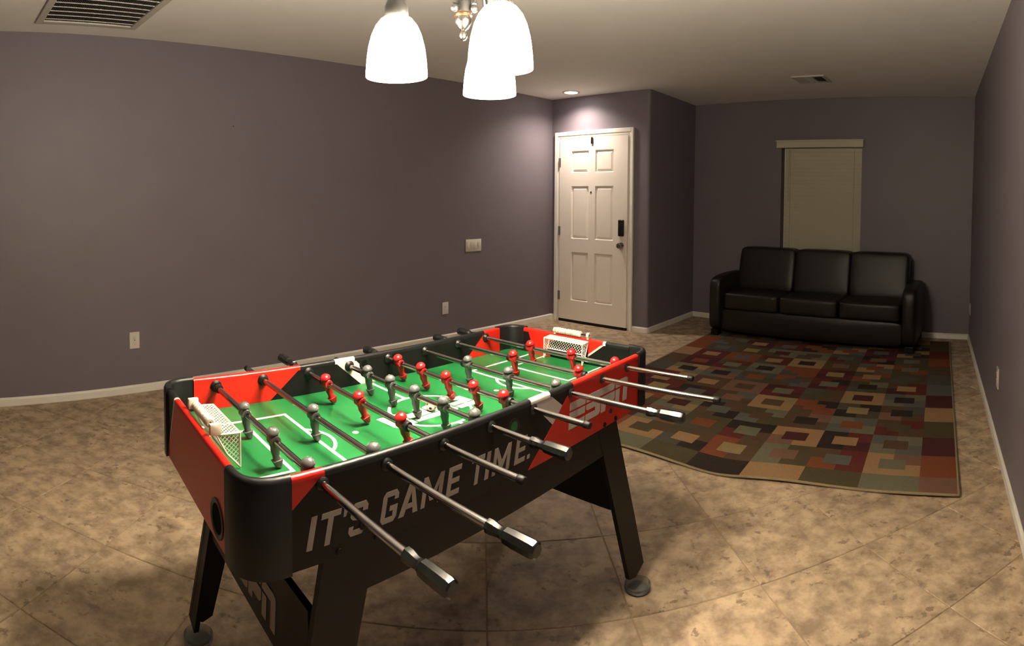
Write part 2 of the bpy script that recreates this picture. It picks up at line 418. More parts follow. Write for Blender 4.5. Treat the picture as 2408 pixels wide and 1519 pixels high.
for (t0, t1) in cols:
    for (z0, z1) in rows:                                               # raised field with sloping sides
        o = dw(t0, z0, 0.012); ex = (dw(t1, z0, 0.012) - o).normalized(); en = dw(t0, z0, 1.012) - o; wd, ht = t1 - t0, z1 - z0
        q = lambda x, z, n: o + ex * x + Vector((0, 0, z)) + en * n
        g, sl = 0.012, 0.034
        A = [q(0.0, 0.0, 0.018), q(wd, 0, 0.018), q(wd, ht, 0.018), q(0, ht, 0.018)]
        B = [q(g, g, 0.001), q(wd - g, g, 0.001), q(wd - g, ht - g, 0.001), q(g, ht - g, 0.001)]
        C_ = [q(sl, sl, 0.014), q(wd - sl, sl, 0.014), q(wd - sl, ht - sl, 0.014), q(sl, ht - sl, 0.014)]
        fs = []
        for k in range(4):
            k2 = (k + 1) % 4; fs += [(k, k2, 4 + k2, 4 + k), (4 + k, 4 + k2, 8 + k2, 8 + k)]
        fs.append((8, 9, 10, 11)); mb.add(A + B + C_, fs, M_DOOR)
mb.build('door_slab', DOOR)
mb = MB()
for (n0, n1, x) in ((0.0, 0.020, 0.0), (0.0199, 0.027, 0.022)):           # stepped casing
    frame_box(mb, dw, 0.058 + (0 if x == 0 else 0), 0.122 - x, 0, 2.125, n0, n1, M_TRIM)
    frame_box(mb, dw, 1.044 + x, 1.092, 0, 2.125, n0, n1, M_TRIM)
    frame_box(mb, dw, 0.122 - x, 1.044 + x, 2.060 + x, 2.125, n0, n1, M_TRIM)
mb.build('casing', DOOR, bevel=0.003)
mb = MB(); frame_box(mb, dw, 0.122, D0, 0, 2.06, 0.0, 0.010, M_TRIM); frame_box(mb, dw, D1, 1.044, 0, 2.06, 0.0, 0.010, M_TRIM); frame_box(mb, dw, D0, D1, 2.045, 2.06, 0.0, 0.010, M_TRIM)
mb.build('jamb', DOOR)
mb = MB(); frame_box(mb, dw, D0 + 0.002, D1 - 0.002, 0.0, 0.030, 0.0, 0.034, M_BLACKRUB); mb.build('door_sweep', DOOR, bevel=0.003)
for z in (0.29, 1.02, 1.787):
    mb = MB(); a = dw(0.128, z - 0.05, 0.033); mb.cyl(a, a + Vector((0, 0, 0.10)), 0.007, M_HINGE, 10); frame_box(mb, dw, 0.124, 0.150, z - 0.05, z + 0.05, 0.026, 0.032, M_HINGE); mb.build('hinge', DOOR, smooth=40)
en_d = Vector((dn.x, dn.y, 0))
mb = MB(); mb.lathe([(0.032, 0), (0.032, 0.006), (0.013, 0.012), (0.012, 0.028), (0.024, 0.034), (0.029, 0.046), (0.027, 0.058), (0.014, 0.064), (0.0, 0.065)], M_NICKEL, 24, dw(0.965, 0.893, 0.030), en_d); mb.build('knob', DOOR, smooth=40)
KB = empty('keypad_lock', dw(0.967, 1.078, 0.030), parent=DOOR)
ang_d = math.atan2(dd.y, dd.x)
KB.rotation_euler = (0, 0, ang_d)
mb = MB(); mb.bbox((-0.034, -0.028, -0.088), (0.034, 0.0, 0.088), M_BLACKPLA, 0.012, seg=3); mb.build('lock_body', KB, smooth=40)
mb = MB(); mb.bbox((-0.026, -0.031, -0.052), (0.026, -0.027, 0.050), M_GRIP, 0.002); mb.build('keypad_face', KB, smooth=40)
mb = MB(); mb.bbox((-0.026, -0.0315, 0.058), (0.026, -0.027, 0.080), M_GRIP, 0.003); mb.build('thumb_turn', KB, smooth=40)
mb = MB(); mb.lathe([(0.010, 0), (0.010, 0.003), (0.006, 0.004), (0.0, 0.004)], M_SLOT, 16, dw(0.568, 1.453, 0.030), en_d); mb.build('peephole', DOOR, smooth=40)
mb = MB(); frame_box(mb, dw, 0.567, 0.592, 1.975, 2.047, 0.0305, 0.044, M_BLACKPLA); mb.build('door_contact', DOOR, bevel=0.004)

# ---------------------------------------------------------------- window and blind on the back wall
WIN = tag(empty('window_1', bw((WT0 + WT1) / 2, WZ0)), 'window hidden behind the closed ivory blind', kind='structure')
WO = Vector(WIN.location); ww = lambda t, z, n=0.0: bw(t, z, n) - WO
mb = MB()
for (t0, t1, z0, z1) in ((WT0, WT0 + 0.04, WZ0, WZ1), (WT1 - 0.04, WT1, WZ0, WZ1), (WT0 + 0.04, WT1 - 0.04, WZ0, WZ0 + 0.04), (WT0 + 0.04, WT1 - 0.04, WZ1 - 0.04, WZ1), (WT0 + 0.04, WT1 - 0.04, 1.38, 1.42)):
    frame_box(mb, ww, t0, t1, z0, z1, -0.135, -0.10, M_TRIM)
mb.build('window_frame', WIN)
mb = MB(); frame_box(mb, ww, WT0 + 0.03, WT1 - 0.03, WZ0 + 0.03, WZ1 - 0.03, -0.122, -0.117, M_PANE); mb.build('pane', WIN)
BLI = tag(empty('window_blind', bw((WT0 + WT1) / 2, WZ0)), 'closed ivory slatted window blind with a valance above the dark sofa', 'blind')
bl = lambda t, z, n=0.0: bw(t, z, n) - Vector(BLI.location)
mb = MB(); frame_box(mb, bl, 1.062, 2.040, 1.972, 2.048, 0.003, 0.050, M_BLIND); frame_box(mb, bl, 1.058, 2.044, 2.036, 2.054, 0.003, 0.060, M_BLIND); mb.build('valance', BLI, bevel=0.004)
mb = MB(); frame_box(mb, bl, 1.14, 2.012, 1.93, 1.968, -0.07, -0.03, M_BLIND); mb.build('headrail', BLI)
nsl = 26; pitch = (1.945 - 0.83) / nsl
ang_b = math.atan2(bd.y, bd.x)
mb = MB()
tilt = rad(74)
R_ = Matrix.Rotation(tilt, 3, 'X')
mb.bbox((-0.436, -0.025, -0.0014), (0.436, 0.025, 0.0014), M_BLIND, 0.0012, seg=1)
slat0 = mb.build('slat', BLI)
for k in range(nsl):
    z = 0.85 + pitch * (k + 0.5); o = slat0 if k == 0 else copy_part(slat0, BLI)
    o.location = bl(1.577, z, -0.035); o.rotation_euler = (rad(-76), 0, ang_b)
mb = MB(); frame_box(mb, bl, 1.141, 2.013, 0.815, 0.838, -0.055, -0.02, M_BLIND); mb.build('bottom_rail', BLI, bevel=0.003)
for t in (1.205, 1.93):
    mb = MB(); mb.cyl(bl(t, 0.83, -0.018), bl(t, 1.96, -0.018), 0.0016, M_CORD, 6); mb.build('ladder_cord', BLI)
mb = MB(); mb.tube([bl(1.19, 1.95, -0.012), bl(1.188, 1.6, -0.012), bl(1.19, 1.42, -0.012)], 0.0015, M_CORD, 6); mb.lathe([(0.002, 0), (0.006, 0.006), (0.007, 0.03), (0.002, 0.036)], M_BLIND, 10, bl(1.19, 1.385, -0.012)); mb.build('pull_cord', BLI, smooth=40)

# ---------------------------------------------------------------- wall plates
def on_left(dist, z):
    acc = 0.0
    for a, b in zip(left[:-1], left[1:]):
        L_ = (b - a).length
        if acc + L_ >= dist:
            q = a + (b - a) * ((dist - acc) / L_); d = (a - b).normalized(); n = Vector((d.y, -d.x))
            return q, d, n
        acc += L_
def left_hit(px):
    """distance along the left wall that is met in the direction of picture column px"""
    th = (px - W_PX / 2) / F_PX; v = Vector((math.sin(th), math.cos(th))); acc = 0
    for a, b in zip(left[:-1], left[1:]):
        s1 = v.x * a.y - v.y * a.x; s2 = v.x * b.y - v.y * b.x
        if s1 * s2 <= 0: return acc + (b - a).length * s1 / (s1 - s2)
        acc += (b - a).length
def plate(name, q, n, z, wd, ht, label, kind, group=None):
    rz = math.atan2(n.y, n.x) + PI / 2
    e = empty(name, (q.x, q.y, z), rz); tag(e, label, 'switch' if kind.startswith('switch') else 'outlet', group)
    mb = MB(); mb.bbox((-wd / 2, -0.007, -ht / 2), (wd / 2, 0, ht / 2), M_OUTLET, 0.003); mb.build('cover_plate', e, smooth=40)
    if kind == 'duplex':
        for s in (-1, 1):
            mb = MB(); mb.lathe([(0.0165, 0), (0.0165, 0.0025), (0.015, 0.0035)], M_OUTLET, 20, (0, -0.0068, s * 0.0195), (0, -1, 0)); so = mb.build('socket', e, smooth=40)
            mb = MB()
            for dx in (-0.006, 0.006): mb.box((dx - 0.001, -0.0108, s * 0.0195 - 0.001), (dx + 0.001, -0.0098, s * 0.0195 + 0.007), M_SLOT)
            mb.cyl((0, -0.0098, s * 0.0195 - 0.008), (0, -0.0108, s * 0.0195 - 0.008), 0.0024, M_SLOT, 8); mb.build('slots', so)
        mb = MB(); mb.cyl((0, -0.0068, 0), (0, -0.0085, 0), 0.0035, M_NICKEL, 10); mb.build('screw', e)
    elif kind == 'decor':
        mb = MB(); mb.bbox((-0.0165, -0.0095, -0.033), (0.0165, -0.006, 0.033), M_OUTLET, 0.002); mb.build('jack_insert', e, smooth=40)
        mb = MB(); mb.cyl((0, -0.0090, 0.012), (0, -0.0105, 0.012), 0.004, M_SLOT, 10); mb.build('jack', e)
    else:
        for k, t in enumerate((-0.069, -0.023, 0.023, 0.069)):
            mb = MB(); a = Matrix.Translation((t, -0.008, 0)) @ Matrix.Rotation(rad(5 if k % 2 else -5), 4, 'X'); mb.bbox((-0.0165, -0.004, -0.033), (0.0165, 0.003, 0.033), M_OUTLET, 0.002, a); mb.build('rocker', e, smooth=40)
    return e
q, d, n = on_left(left_hit(311), 0); plate('wall_outlet', q, n, 0.375, 0.075, 0.118, 'white duplex outlet low on the mauve wall, left of the foosball table', 'duplex')
q, d, n = on_left(left_hit(1047), 0); plate('wall_outlet', q, n, 0.312, 0.072, 0.116, 'white wall jack plate below and left of the wide switch plate', 'decor')
q, d, n = on_left(left_hit(1113), 0); plate('light_switch', q, n, 0.905, 0.205, 0.122, 'wide white switch plate with four rockers beside the front door', 'switch4')
q, d, n = on_left(left_hit(550), 0)
mb = MB(); mb.cyl((q.x, q.y, 1.92), (q.x + n.x * 0.015, q.y + n.y * 0.015, 1.922), 0.0035, M_SLOT, 8); tag(mb.build('wall_nail'), 'tiny dark nail high in the long mauve wall', 'nail')
rn = Vector((RD.y, -RD.x))
if rn.dot(Vector((-1, 0))) < 0: rn = -rn
q = G4 + RD * 2.66; plate('wall_outlet', q, rn, 0.385, 0.075, 0.118, 'white duplex outlet low on the right wall beside the rug', 'duplex')
q = G4 + RD * 0.17; plate('wall_outlet', q, rn, 0.345, 0.075, 0.118, 'white duplex outlet in the dark corner right of the sofa', 'duplex')

# ---------------------------------------------------------------- ceiling things
vl = Vector((math.cos(rad(58)), math.sin(rad(58)))); vp = Vector((vl.y, -vl.x))       # along / away from the wall
VO = Vector((-2.685, 2.505))
VENT = tag(empty('return_air_grille', (VO.x, VO.y, CEIL), math.atan2(vl.y, vl.x)), 'large white return air grille in the ceiling above the long wall', 'vent')
VW, VD = 0.67, 0.90                                                        # local x along the wall, local -y into the room
mb = MB()
fr = 0.045
for a, b in (((0, -VD, -0.012), (fr, 0, 0)), ((VW - fr, -VD, -0.012), (VW, 0, 0)), ((fr, -fr, -0.012), (VW - fr, 0, 0)), ((fr, -VD, -0.012), (VW - fr, -VD + fr, 0))): mb.box(a, b, M_VENT)
mb.build('frame', VENT, bevel=0.003)
mb = MB(); mb.box((fr, -VD + fr, -0.0015), (VW - fr, -fr, -0.0005), M_DARKIN); mb.build('shade_backing', VENT)  # dark sheet painted for the shaded duct; no hole is cut
mb = MB(); mb.bbox((fr, -0.0028, -0.0075), (VW - fr, 0.0028, -0.002), M_VENT, 0.001, seg=1); s0 = mb.build('slat', VENT)
ns = 11
for k in range(ns):
    o = s0 if k == 0 else copy_part(s0, VENT)
    o.location = (0, -fr - (VD - 2 * fr) * (k + 0.5) / ns, 0)
mb = MB()
for k in range(56):
    x = fr + (VW - 2 * fr) * (k + 0.5) / 56; mb.box((x - 0.0012, -VD + fr, -0.0045), (x + 0.0012, -fr, -0.002), M_FIN)
mb.build('fins', VENT)
RG = tag(empty('ceiling_register', (2.612, 4.622, CEIL), math.atan2(-0.232, 0.215)), 'small white three way air register in the ceiling before the window wall', 'vent')
mb = MB(); RW, RH = 0.155, 0.135
for a, b in (((-RW, -RH, -0.010), (-RW + 0.028, RH, 0)), ((RW - 0.028, -RH, -0.010), (RW, RH, 0)), ((-RW + 0.028, -RH, -0.010), (RW - 0.028, -RH + 0.028, 0)), ((-RW + 0.028, RH - 0.028, -0.010), (RW - 0.028, RH, 0))): mb.box(a, b, M_VENT)
mb.build('frame', RG, bevel=0.002)
mb = MB(); mb.box((-RW + 0.02, -RH + 0.02, -0.0015), (RW - 0.02, RH - 0.02, -0.0005), M_DARKIN); mb.build('shade_backing', RG)  # dark sheet in place of the shaded opening above the slats
mb = MB(); mb.bbox((-0.0008, -RH + 0.028, -0.011), (0.0008, RH - 0.028, 0.011), M_VENT, 0.0005, seg=1); s0 = mb.build('slat', RG)
k = 0
for sx, ang in ((-1, 48), (1, -48)):
    for i in range(5):
        o = s0 if k == 0 else copy_part(s0, RG); k += 1
        o.location = (sx * (0.052 + 0.017 * i), 0, -0.009); o.rotation_euler = (0, rad(ang), 0)
mb = MB()
for i in range(7):
    y = -RH + 0.036 + 0.033 * i; mb.box((-0.042, y - 0.011, -0.0095), (0.042, y + 0.011, -0.007), M_VENT, Matrix.Translation((0, y, -0.008)) @ Matrix.Rotation(rad(25), 4, 'X') @ Matrix.Translation((0, -y, 0.008)))
mb.build('center_slats', RG)
# recessed can over the front door
CAN = tag(empty('recessed_light', (0.617, 6.115, CEIL)), 'round lit recessed ceiling light before the front door', 'light')
mb = MB(); mb.lathe([(0.070, -0.001), (0.071, -0.006), (0.092, -0.006), (0.094, 0.0)], M_VENT, 32, cap=False); mb.build('trim_ring', CAN, smooth=40)
mb = MB(); mb.lathe([(0.0, -0.0035), (0.071, -0.0035), (0.071, -0.0005), (0.0, -0.0005)], M_LENS, 32, cap=False); mb.build('lens', CAN)
ld = bpy.data.lights.new('can_lamp', 'SPOT'); ld.energy = CAN_W * 9; ld.color = (1.0, 0.84, 0.72); ld.spot_size = rad(148); ld.spot_blend = 1.0; ld.shadow_soft_size = 0.06
lo = bpy.data.objects.new('can_lamp', ld); COL.objects.link(lo); lo.parent = CAN; lo.location = (0, 0, -0.012)

# ---------------------------------------------------------------- chandelier
CH = Vector((-0.127, 1.48))
CHAN = tag(empty('chandelier', (CH.x, CH.y, CEIL)), 'dark bronze three arm chandelier with glowing white bell shades above the foosball table', 'chandelier')
zc_ = lambda z: z - CEIL
mb = MB(); mb.lathe([(0.065, 0), (0.065, -0.006), (0.05, -0.02), (0.012, -0.03)], M_BRONZE, 24, cap=True); mb.build('canopy', CHAN, smooth=40)
mb = MB(); mb.cyl((0, 0, -0.03), (0, 0, zc_(2.10)), 0.007, M_BRONZE, 12); mb.build('down_rod', CHAN, smooth=40)
mb = MB(); mb.lathe([(0.0, zc_(2.12)), (0.018, zc_(2.10)), (0.024, zc_(2.05)), (0.012, zc_(2.0)), (0.016, zc_(1.95)), (0.021, zc_(1.90)), (0.021, zc_(1.826)), (0.0, zc_(1.824))], M_BRONZE, 24, cap=False); mb.build('center_column', CHAN, smooth=40)
mb = MB(); mb.lathe([(0.018, zc_(1.828)), (0.0225, zc_(1.823)), (0.0225, zc_(1.819)), (0.018, zc_(1.815))], M_COPPER, 24); mb.build('copper_ring', CHAN, smooth=40)
mb = MB(); mb.lathe([(0.019, zc_(1.818)), (0.0215, zc_(1.810)), (0.0205, zc_(1.800)), (0.013, zc_(1.788)), (0.0055, zc_(1.782)), (0.006, zc_(1.780)), (0.0105, zc_(1.773)), (0.0105, zc_(1.766)), (0.006, zc_(1.759)), (0.0, zc_(1.757))], M_NICKEL, 24, cap=False); mb.build('finial', CHAN, smooth=50)
shade_xy = [(-0.286, 1.411), (-0.067, 1.679), (-0.029, 1.350)]
names_ = ['left', 'far', 'near']
for k, (sx, sy) in enumerate(shade_xy):
    v = Vector((sx, sy)) - CH; u = v.normalized(); R0 = v.length; zt_ = zc_(1.655)
    pts = []
    for i in range(17):                                   # S-shaped arm
        t = i / 16; r_ = 0.018 + (R0 - 0.018) * t; z = 1.90 + 0.13 * math.sin(PI * min(1, t * 1.15)) - 0.055 * t
        pts.append((u.x * r_, u.y * r_, zc_(z)))
    pts.append((v.x, v.y, zc_(1.835)))
    mb = MB(); mb.tube(pts, 0.0065, M_BRONZE, 10); arm = mb.build('arm', CHAN, smooth=40)
    # scroll drop with a ball at the centre
    wv = Vector((math.cos(math.atan2(u.y, u.x) + 0.5), math.sin(math.atan2(u.y, u.x) + 0.5)))
    mb = MB(); bx, by = wv.x * 0.032, wv.y * 0.032
    mb.tube([(u.x * 0.02, u.y * 0.02, zc_(1.93)), (bx, by, zc_(1.92)), (bx, by, zc_(1.845))], 0.005, M_BRONZE, 8); mb.ball((bx, by, zc_(1.833)), 0.0105, M_BRONZE, 14, 10); mb.build('scroll_drop', CHAN, smooth=40)
    mb = MB(); mb.lathe([(0.008, 0.205), (0.020, 0.195), (0.029, 0.172), (0.030, 0.150), (0.026, 0.134), (0.0, 0.134)], M_BRONZE, 24, (v.x, v.y, zt_), cap=False); mb.build('socket_cup', CHAN, smooth=40)
    prof = [(0.0765, 0.0), (0.0768, 0.008), (0.0745, 0.040), (0.0700, 0.072), (0.0620, 0.102), (0.0520, 0.124), (0.0390, 0.140), (0.0260, 0.148), (0.0235, 0.147), (0.036, 0.137), (0.049, 0.121), (0.059, 0.100), (0.067, 0.071), (0.0715, 0.040), (0.0735, 0.006), (0.0765, 0.0)]
    mb = MB(); mb.lathe(prof, M_SHADE, 40, (v.x, v.y, zt_), cap=False); mb.build('glass_shade', CHAN, smooth=60)
    ld = bpy.data.lights.new('bulb', 'AREA'); ld.shape = 'DISK'; ld.size = 0.065; ld.energy = BULB_W; ld.color = WARM
    lo = bpy.data.objects.new('bulb', ld); COL.objects.link(lo); lo.parent = CHAN; lo.location = (v.x, v.y, zt_ + 0.004)

# ---------------------------------------------------------------- rug
RO = Vector((1.889, 1.878)); re1 = Vector((math.cos(rad(137.4)), math.sin(rad(137.4)))); re2 = Vector((re1.y, -re1.x))
if re2.dot(Vector((0, 1))) < 0: re2 = -re2
RA, RBd, RC, RD_ = 0.19, 0.17, 0.29, 0.253
NX, NY = 7, 11
RWID = 2 * RA + NX * RC; RLEN = 2 * RBd + NY * RD_
P_ = {'tan': (0.36, 0.215, 0.105), 'sage': (0.165, 0.155, 0.100), 'olive': (0.085, 0.068, 0.034), 'brown': (0.105, 0.062, 0.034), 'rust': (0.215, 0.068, 0.030),
      'maroon': (0.120, 0.028, 0.022), 'dark': (0.032, 0.022, 0.018), 'slate': (0.115, 0.115, 0.098), 'rose': (0.20, 0.105, 0.07), 'gold': (0.30, 0.22, 0.10), 'grey': (0.085, 0.078, 0.062), 'burg': (0.075, 0.022, 0.022)}
CELL = {  # (column from the right, row from the front): quadrants near-right, near-left, far-right, far-left, centre
    (0, 0): ('tan', 'tan', 'rose', 'tan', 'sage'), (1, 0): ('maroon', 'rust', 'maroon', 'brown', 'slate'), (2, 0): ('olive', 'sage', 'olive', 'sage', 'rose'), (3, 0): ('brown', 'rust', 'brown', 'rust', 'gold'),
    (4, 0): ('dark', 'grey', 'brown', 'olive', 'tan'), (5, 0): ('tan', 'tan', 'brown', 'tan', 'olive'), (0, 1): ('slate', 'sage', 'sage', 'slate', 'brown'), (1, 1): ('burg', 'dark', 'maroon', 'dark', 'tan'),
    (2, 1): ('tan', 'rose', 'tan', 'tan', 'burg'), (3, 1): ('brown', 'maroon', 'dark', 'dark', 'sage'), (4, 1): ('olive', 'grey', 'olive', 'olive', 'rust'), (0, 2): ('brown', 'maroon', 'maroon', 'brown', 'olive'),
    (1, 2): ('sage', 'slate', 'slate', 'sage', 'rust'), (2, 2): ('brown', 'brown', 'rose', 'brown', 'dark'), (3, 2): ('olive', 'slate', 'sage', 'olive', 'brown'), (0, 3): ('brown', 'rose', 'grey', 'brown', 'dark'),
    (1, 3): ('olive', 'dark', 'dark', 'grey', 'gold'), (2, 3): ('rust', 'brown', 'dark', 'rust', 'rust'), (3, 3): ('tan', 'tan', 'gold', 'tan', 'brown'), (4, 3): ('brown', 'grey', 'slate', 'brown', 'rose'),
    (0, 4): ('slate', 'sage', 'sage', 'slate', 'dark'), (1, 4): ('tan', 'gold', 'tan', 'tan', 'burg'), (2, 4): ('brown', 'olive', 'brown', 'grey', 'olive'), (3, 4): ('burg', 'maroon', 'maroon', 'burg', 'sage'),
    (0, 5): ('maroon', 'burg', 'maroon', 'brown', 'tan'), (1, 5): ('olive', 'grey', 'sage', 'olive', 'dark'), (2, 5): ('maroon', 'burg', 'dark', 'maroon', 'sage'), (3, 5): ('slate', 'brown', 'brown', 'rust', 'grey')}
COLB = ['rose', 'rust', 'burg', 'olive', 'tan', 'burg', 'slate', 'grey', 'brown', 'rust', 'maroon', 'olive', 'brown']
ROWB = ['sage', 'olive', 'tan', 'dark', 'olive', 'sage', 'grey']
keys = list(P_)
lightk = ['tan', 'sage', 'gold', 'slate', 'rose']; darkk = ['brown', 'rust', 'maroon', 'dark', 'olive', 'burg', 'grey']
rr = random.Random(11)
def cell(i, j):
    if (i, j) not in CELL:
        if rr.random() < 0.36: a = rr.choice(lightk); b = rr.choice(lightk + darkk); c = rr.choice(darkk)
        else: a = rr.choice(darkk); b = rr.choice(darkk); c = rr.choice(lightk + ['rust', 'grey'])
        CELL[(i, j)] = (a, b, a, a, c) if rr.random() < 0.5 else (b, a, a, b, c)
    return CELL[(i, j)]
def rug_colour(x, y):
    if x < RA or x > RWID - RA:
        j = int(y // RD_) if True else 0
        return COLB[min(len(COLB) - 1, max(0, int((y + RD_ - RBd) // RD_)))] if x < RA else COLB[(int((y + RD_ - RBd) // RD_) * 5 + 3) % len(COLB)]
    i = min(NX - 1, int((x - RA) // RC))
    if y < RBd: return ROWB[i]
    if y > RLEN - RBd: return ROWB[(i * 3 + 2) % NX]
    j = min(NY - 1, int((y - RBd) // RD_)); fx = (x - RA) / RC - i; fy = (y - RBd) / RD_ - j
    q = cell(i, j)
    if 0.27 < fx < 0.75 and 0.27 < fy < 0.73: return q[4]
    return q[(0 if fx < 0.5 else 1) + (0 if fy < 0.5 else 2)]
def cuts(total, a, n, c):
    s_ = {0.0, total, a, total - a}
    for k in range(n):
        for f in (0, 0.27, 0.5, 0.75 if c == RC else 0.73): s_.add(round(a + c * (k + f), 5))
    b = sorted(s_); out = []
    for p, q in zip(b[:-1], b[1:]):
        m_ = max(1, int((q - p) / 0.075)); out += [p + (q - p) * k / m_ for k in range(m_)]
    return out + [b[-1]]
xs = cuts(RWID, RA, NX, RC); ys = cuts(RLEN, RBd, NY, RD_)
def wave(x):                                            # the front edge ripples sideways
    return 0.022 * math.sin((x - 0.15) * 4.3) * min(1, x / 0.5) + 0.02 * math.exp(-((x - 1.16) / 0.16) ** 2) * -1.0
def rug_pt(x, y):
    k = max(0, 1 - y / 0.9); y2 = y + wave(x) * k
    z = 0.010 + 0.010 * k * (0.5 + 0.5 * math.sin(x * 8.6 + 0.4)) * k
    q = RO + re1 * x + re2 * y2; return (q.x, q.y, z)
rug = MB(); gi = {}; GR_ = 0.003
for a, x in enumerate(xs):
    for b, y in enumerate(ys): gi[(a, b)] = len(rug.v); rug.v.append(rug_pt(x, y))
rug.mats = [M_RUG]; cols_ = []
for a in range(len(xs) - 1):
    for b in range(len(ys) - 1):
        rug.f.append((gi[(a, b)], gi[(a, b + 1)], gi[(a + 1, b + 1)], gi[(a + 1, b)])); rug.m.append(0)
        cols_.append(P_[rug_colour((xs[a] + xs[a + 1]) / 2, (ys[b] + ys[b + 1]) / 2)])
RUG = tag(empty('area_rug', (0, 0, 0)), 'multicoloured area rug of brown, red, tan and sage rectangles lying before the sofa', 'rug')
ro = rug.build('rug_pile', RUG)
me = ro.data
if Vector(me.polygons[0].normal).z < 0: me.flip_normals()
ca = me.color_attributes.new('weave', 'FLOAT_COLOR', 'CORNER')
buf = []
for p, c in zip(me.polygons, cols_): buf += [*c, 1.0] * len(p.vertices)
ca.data.foreach_set('color', buf)
so = ro.modifiers.new('thickness', 'SOLIDIFY'); so.thickness = 0.008; so.offset = -1
edge = []
N_ = 60
for k in range(N_ + 1): edge.append(rug_pt(RWID * k / N_, 0.0))
for k in range(1, N_ + 1): edge.append(rug_pt(RWID, RLEN * k / N_))
for k in range(1, N_ + 1): edge.append(rug_pt(RWID * (1 - k / N_), RLEN))
for k in range(1, N_): edge.append(rug_pt(0, RLEN * (1 - k / N_)))
edge.append(edge[0])
mb = MB(); mb.tube([(x, y, z - 0.003) for x, y, z in edge], 0.0065, M_BIND, 8); mb.build('binding', RUG, smooth=40)

# ---------------------------------------------------------------- sofa
S_rot = math.atan2(bd.y, bd.x)
SW, SD = 2.10, 0.80
so_c = G3 + bd * (0.655) + bn * 0.83
SOFA = tag(empty('sofa', (so_c.x, so_c.y, 0.018), S_rot + rad(1.2)), 'dark brown leather three seat sofa in front of the window blind', 'sofa')
# local: x to the right along the wall, y back to the wall (0 front .. SD back)
def soft(name, a, b, r, puff=0.0, parent=SOFA, m=M_LEATHER, fn=None):
    bm = bmesh.new(); bmesh.ops.create_cube(bm, size=1)
    bmesh.ops.subdivide_edges(bm, edges=list(bm.edges), cuts=5, use_grid_fill=True)
    c = [(p + q) / 2 for p, q in zip(a, b)]; d = [q - p for p, q in zip(a, b)]
    for v in bm.verts:
        n_ = Vector((v.co.x * 2, v.co.y * 2, v.co.z * 2))
        pw = (1 - n_.x ** 2) * (1 - n_.y ** 2), (1 - n_.x ** 2) * (1 - n_.z ** 2), (1 - n_.y ** 2) * (1 - n_.z ** 2)
        p = Vector((v.co.x * d[0], v.co.y * d[1], v.co.z * d[2]))
        h = Vector((d[0] / 2 - r, d[1] / 2 - r, d[2] / 2 - r))      # round the corners
        cl = Vector((max(-h.x, min(h.x, p.x)), max(-h.y, min(h.y, p.y)), max(-h.z, min(h.z, p.z))))
        e = p - cl
        if e.length > 1e-9: p = cl + e.normalized() * r
        p += Vector((puff * n_.x * pw[2] * (abs(n_.x) > 0.99), puff * n_.y * pw[1] * (abs(n_.y) > 0.99), puff * n_.z * pw[0] * (abs(n_.z) > 0.99)))
        p += Vector(c)
        if fn: p = fn(p)
        v.co = p
    mb = MB(); mb.from_bm(bm, m); bm.free()
    o = mb.build(name, parent, smooth=80); sd = o.modifiers.new('soft', 'SUBSURF'); sd.levels = 1; sd.render_levels = 2
    return o
AW = 0.155
def arm_fn(p):
    p = p.copy(); p.z += 0.02 * math.sin(PI * min(1, p.y / SD)) * (p.z > 0.4); return p
soft('arm', (0, 0, 0.05), (AW, SD - 0.06, 0.585), 0.05, 0.008, fn=arm_fn)
soft('arm', (SW - AW, 0, 0.05), (SW, SD - 0.06, 0.585), 0.05, 0.008, fn=arm_fn)
lean = lambda p: Vector((p.x, p.y + max(0, p.z - 0.40) * 0.20, p.z))
soft('back_frame', (0.05, SD - 0.20, 0.10), (SW - 0.14, SD - 0.10, 0.85), 0.03, fn=lambda p: Vector((p.x, p.y + max(0, p.z - 0.40) * 0.19, p.z)))
soft('front_skirt', (AW - 0.01, 0.035, 0.045), (SW - AW + 0.01, 0.12, 0.275), 0.02, 0.006)
soft('seat_base', (AW - 0.02, 0.10, 0.06), (SW - AW + 0.02, SD - 0.12, 0.27), 0.02)
sw3 = (SW - 2 * AW) / 3
for k in range(3):
    x0 = AW + sw3 * k
    soft('seat_cushion', (x0 + 0.0005, 0.025, 0.268), (x0 + sw3 - 0.0005, SD - 0.24, 0.44), 0.012, 0.004)
    soft('back_cushion', (x0 - (0.03 if k == 0 else -0.0005), SD - 0.36, 0.42), (x0 + sw3 + (0.0 if k == 2 else -0.0005), SD - 0.17, 0.868), 0.011, 0.005, fn=lean)
for x in (0.03, SW - 0.11):
    for y in (0.03, SD - 0.16):
        mb = MB(); mb.bbox((x, y, 0.0), (x + 0.08, y + 0.08, 0.055), M_BLACKLAM, 0.006); mb.build('foot', SOFA)

# ---------------------------------------------------------------- foosball table
TC = Vector((-0.2335, 1.6507)); TANG = 0.83396
TBL = tag(empty('foosball_table', (TC.x, TC.y, 0), TANG), 'red and black foosball table with a green playfield and chrome rods', 'game table')
ZB, ZT, ZF = 0.646, 0.829, 0.735
VN0, VN1, VF0, VF1 = -0.320, -0.303, 0.330, 0.347      # near and far side panels
UL0, UL1, UR0, UR1 = -0.701, -0.684, 0.712, 0.730      # end panels
UA, UB = -0.605, 0.640                                   # side panels run between the corner guards
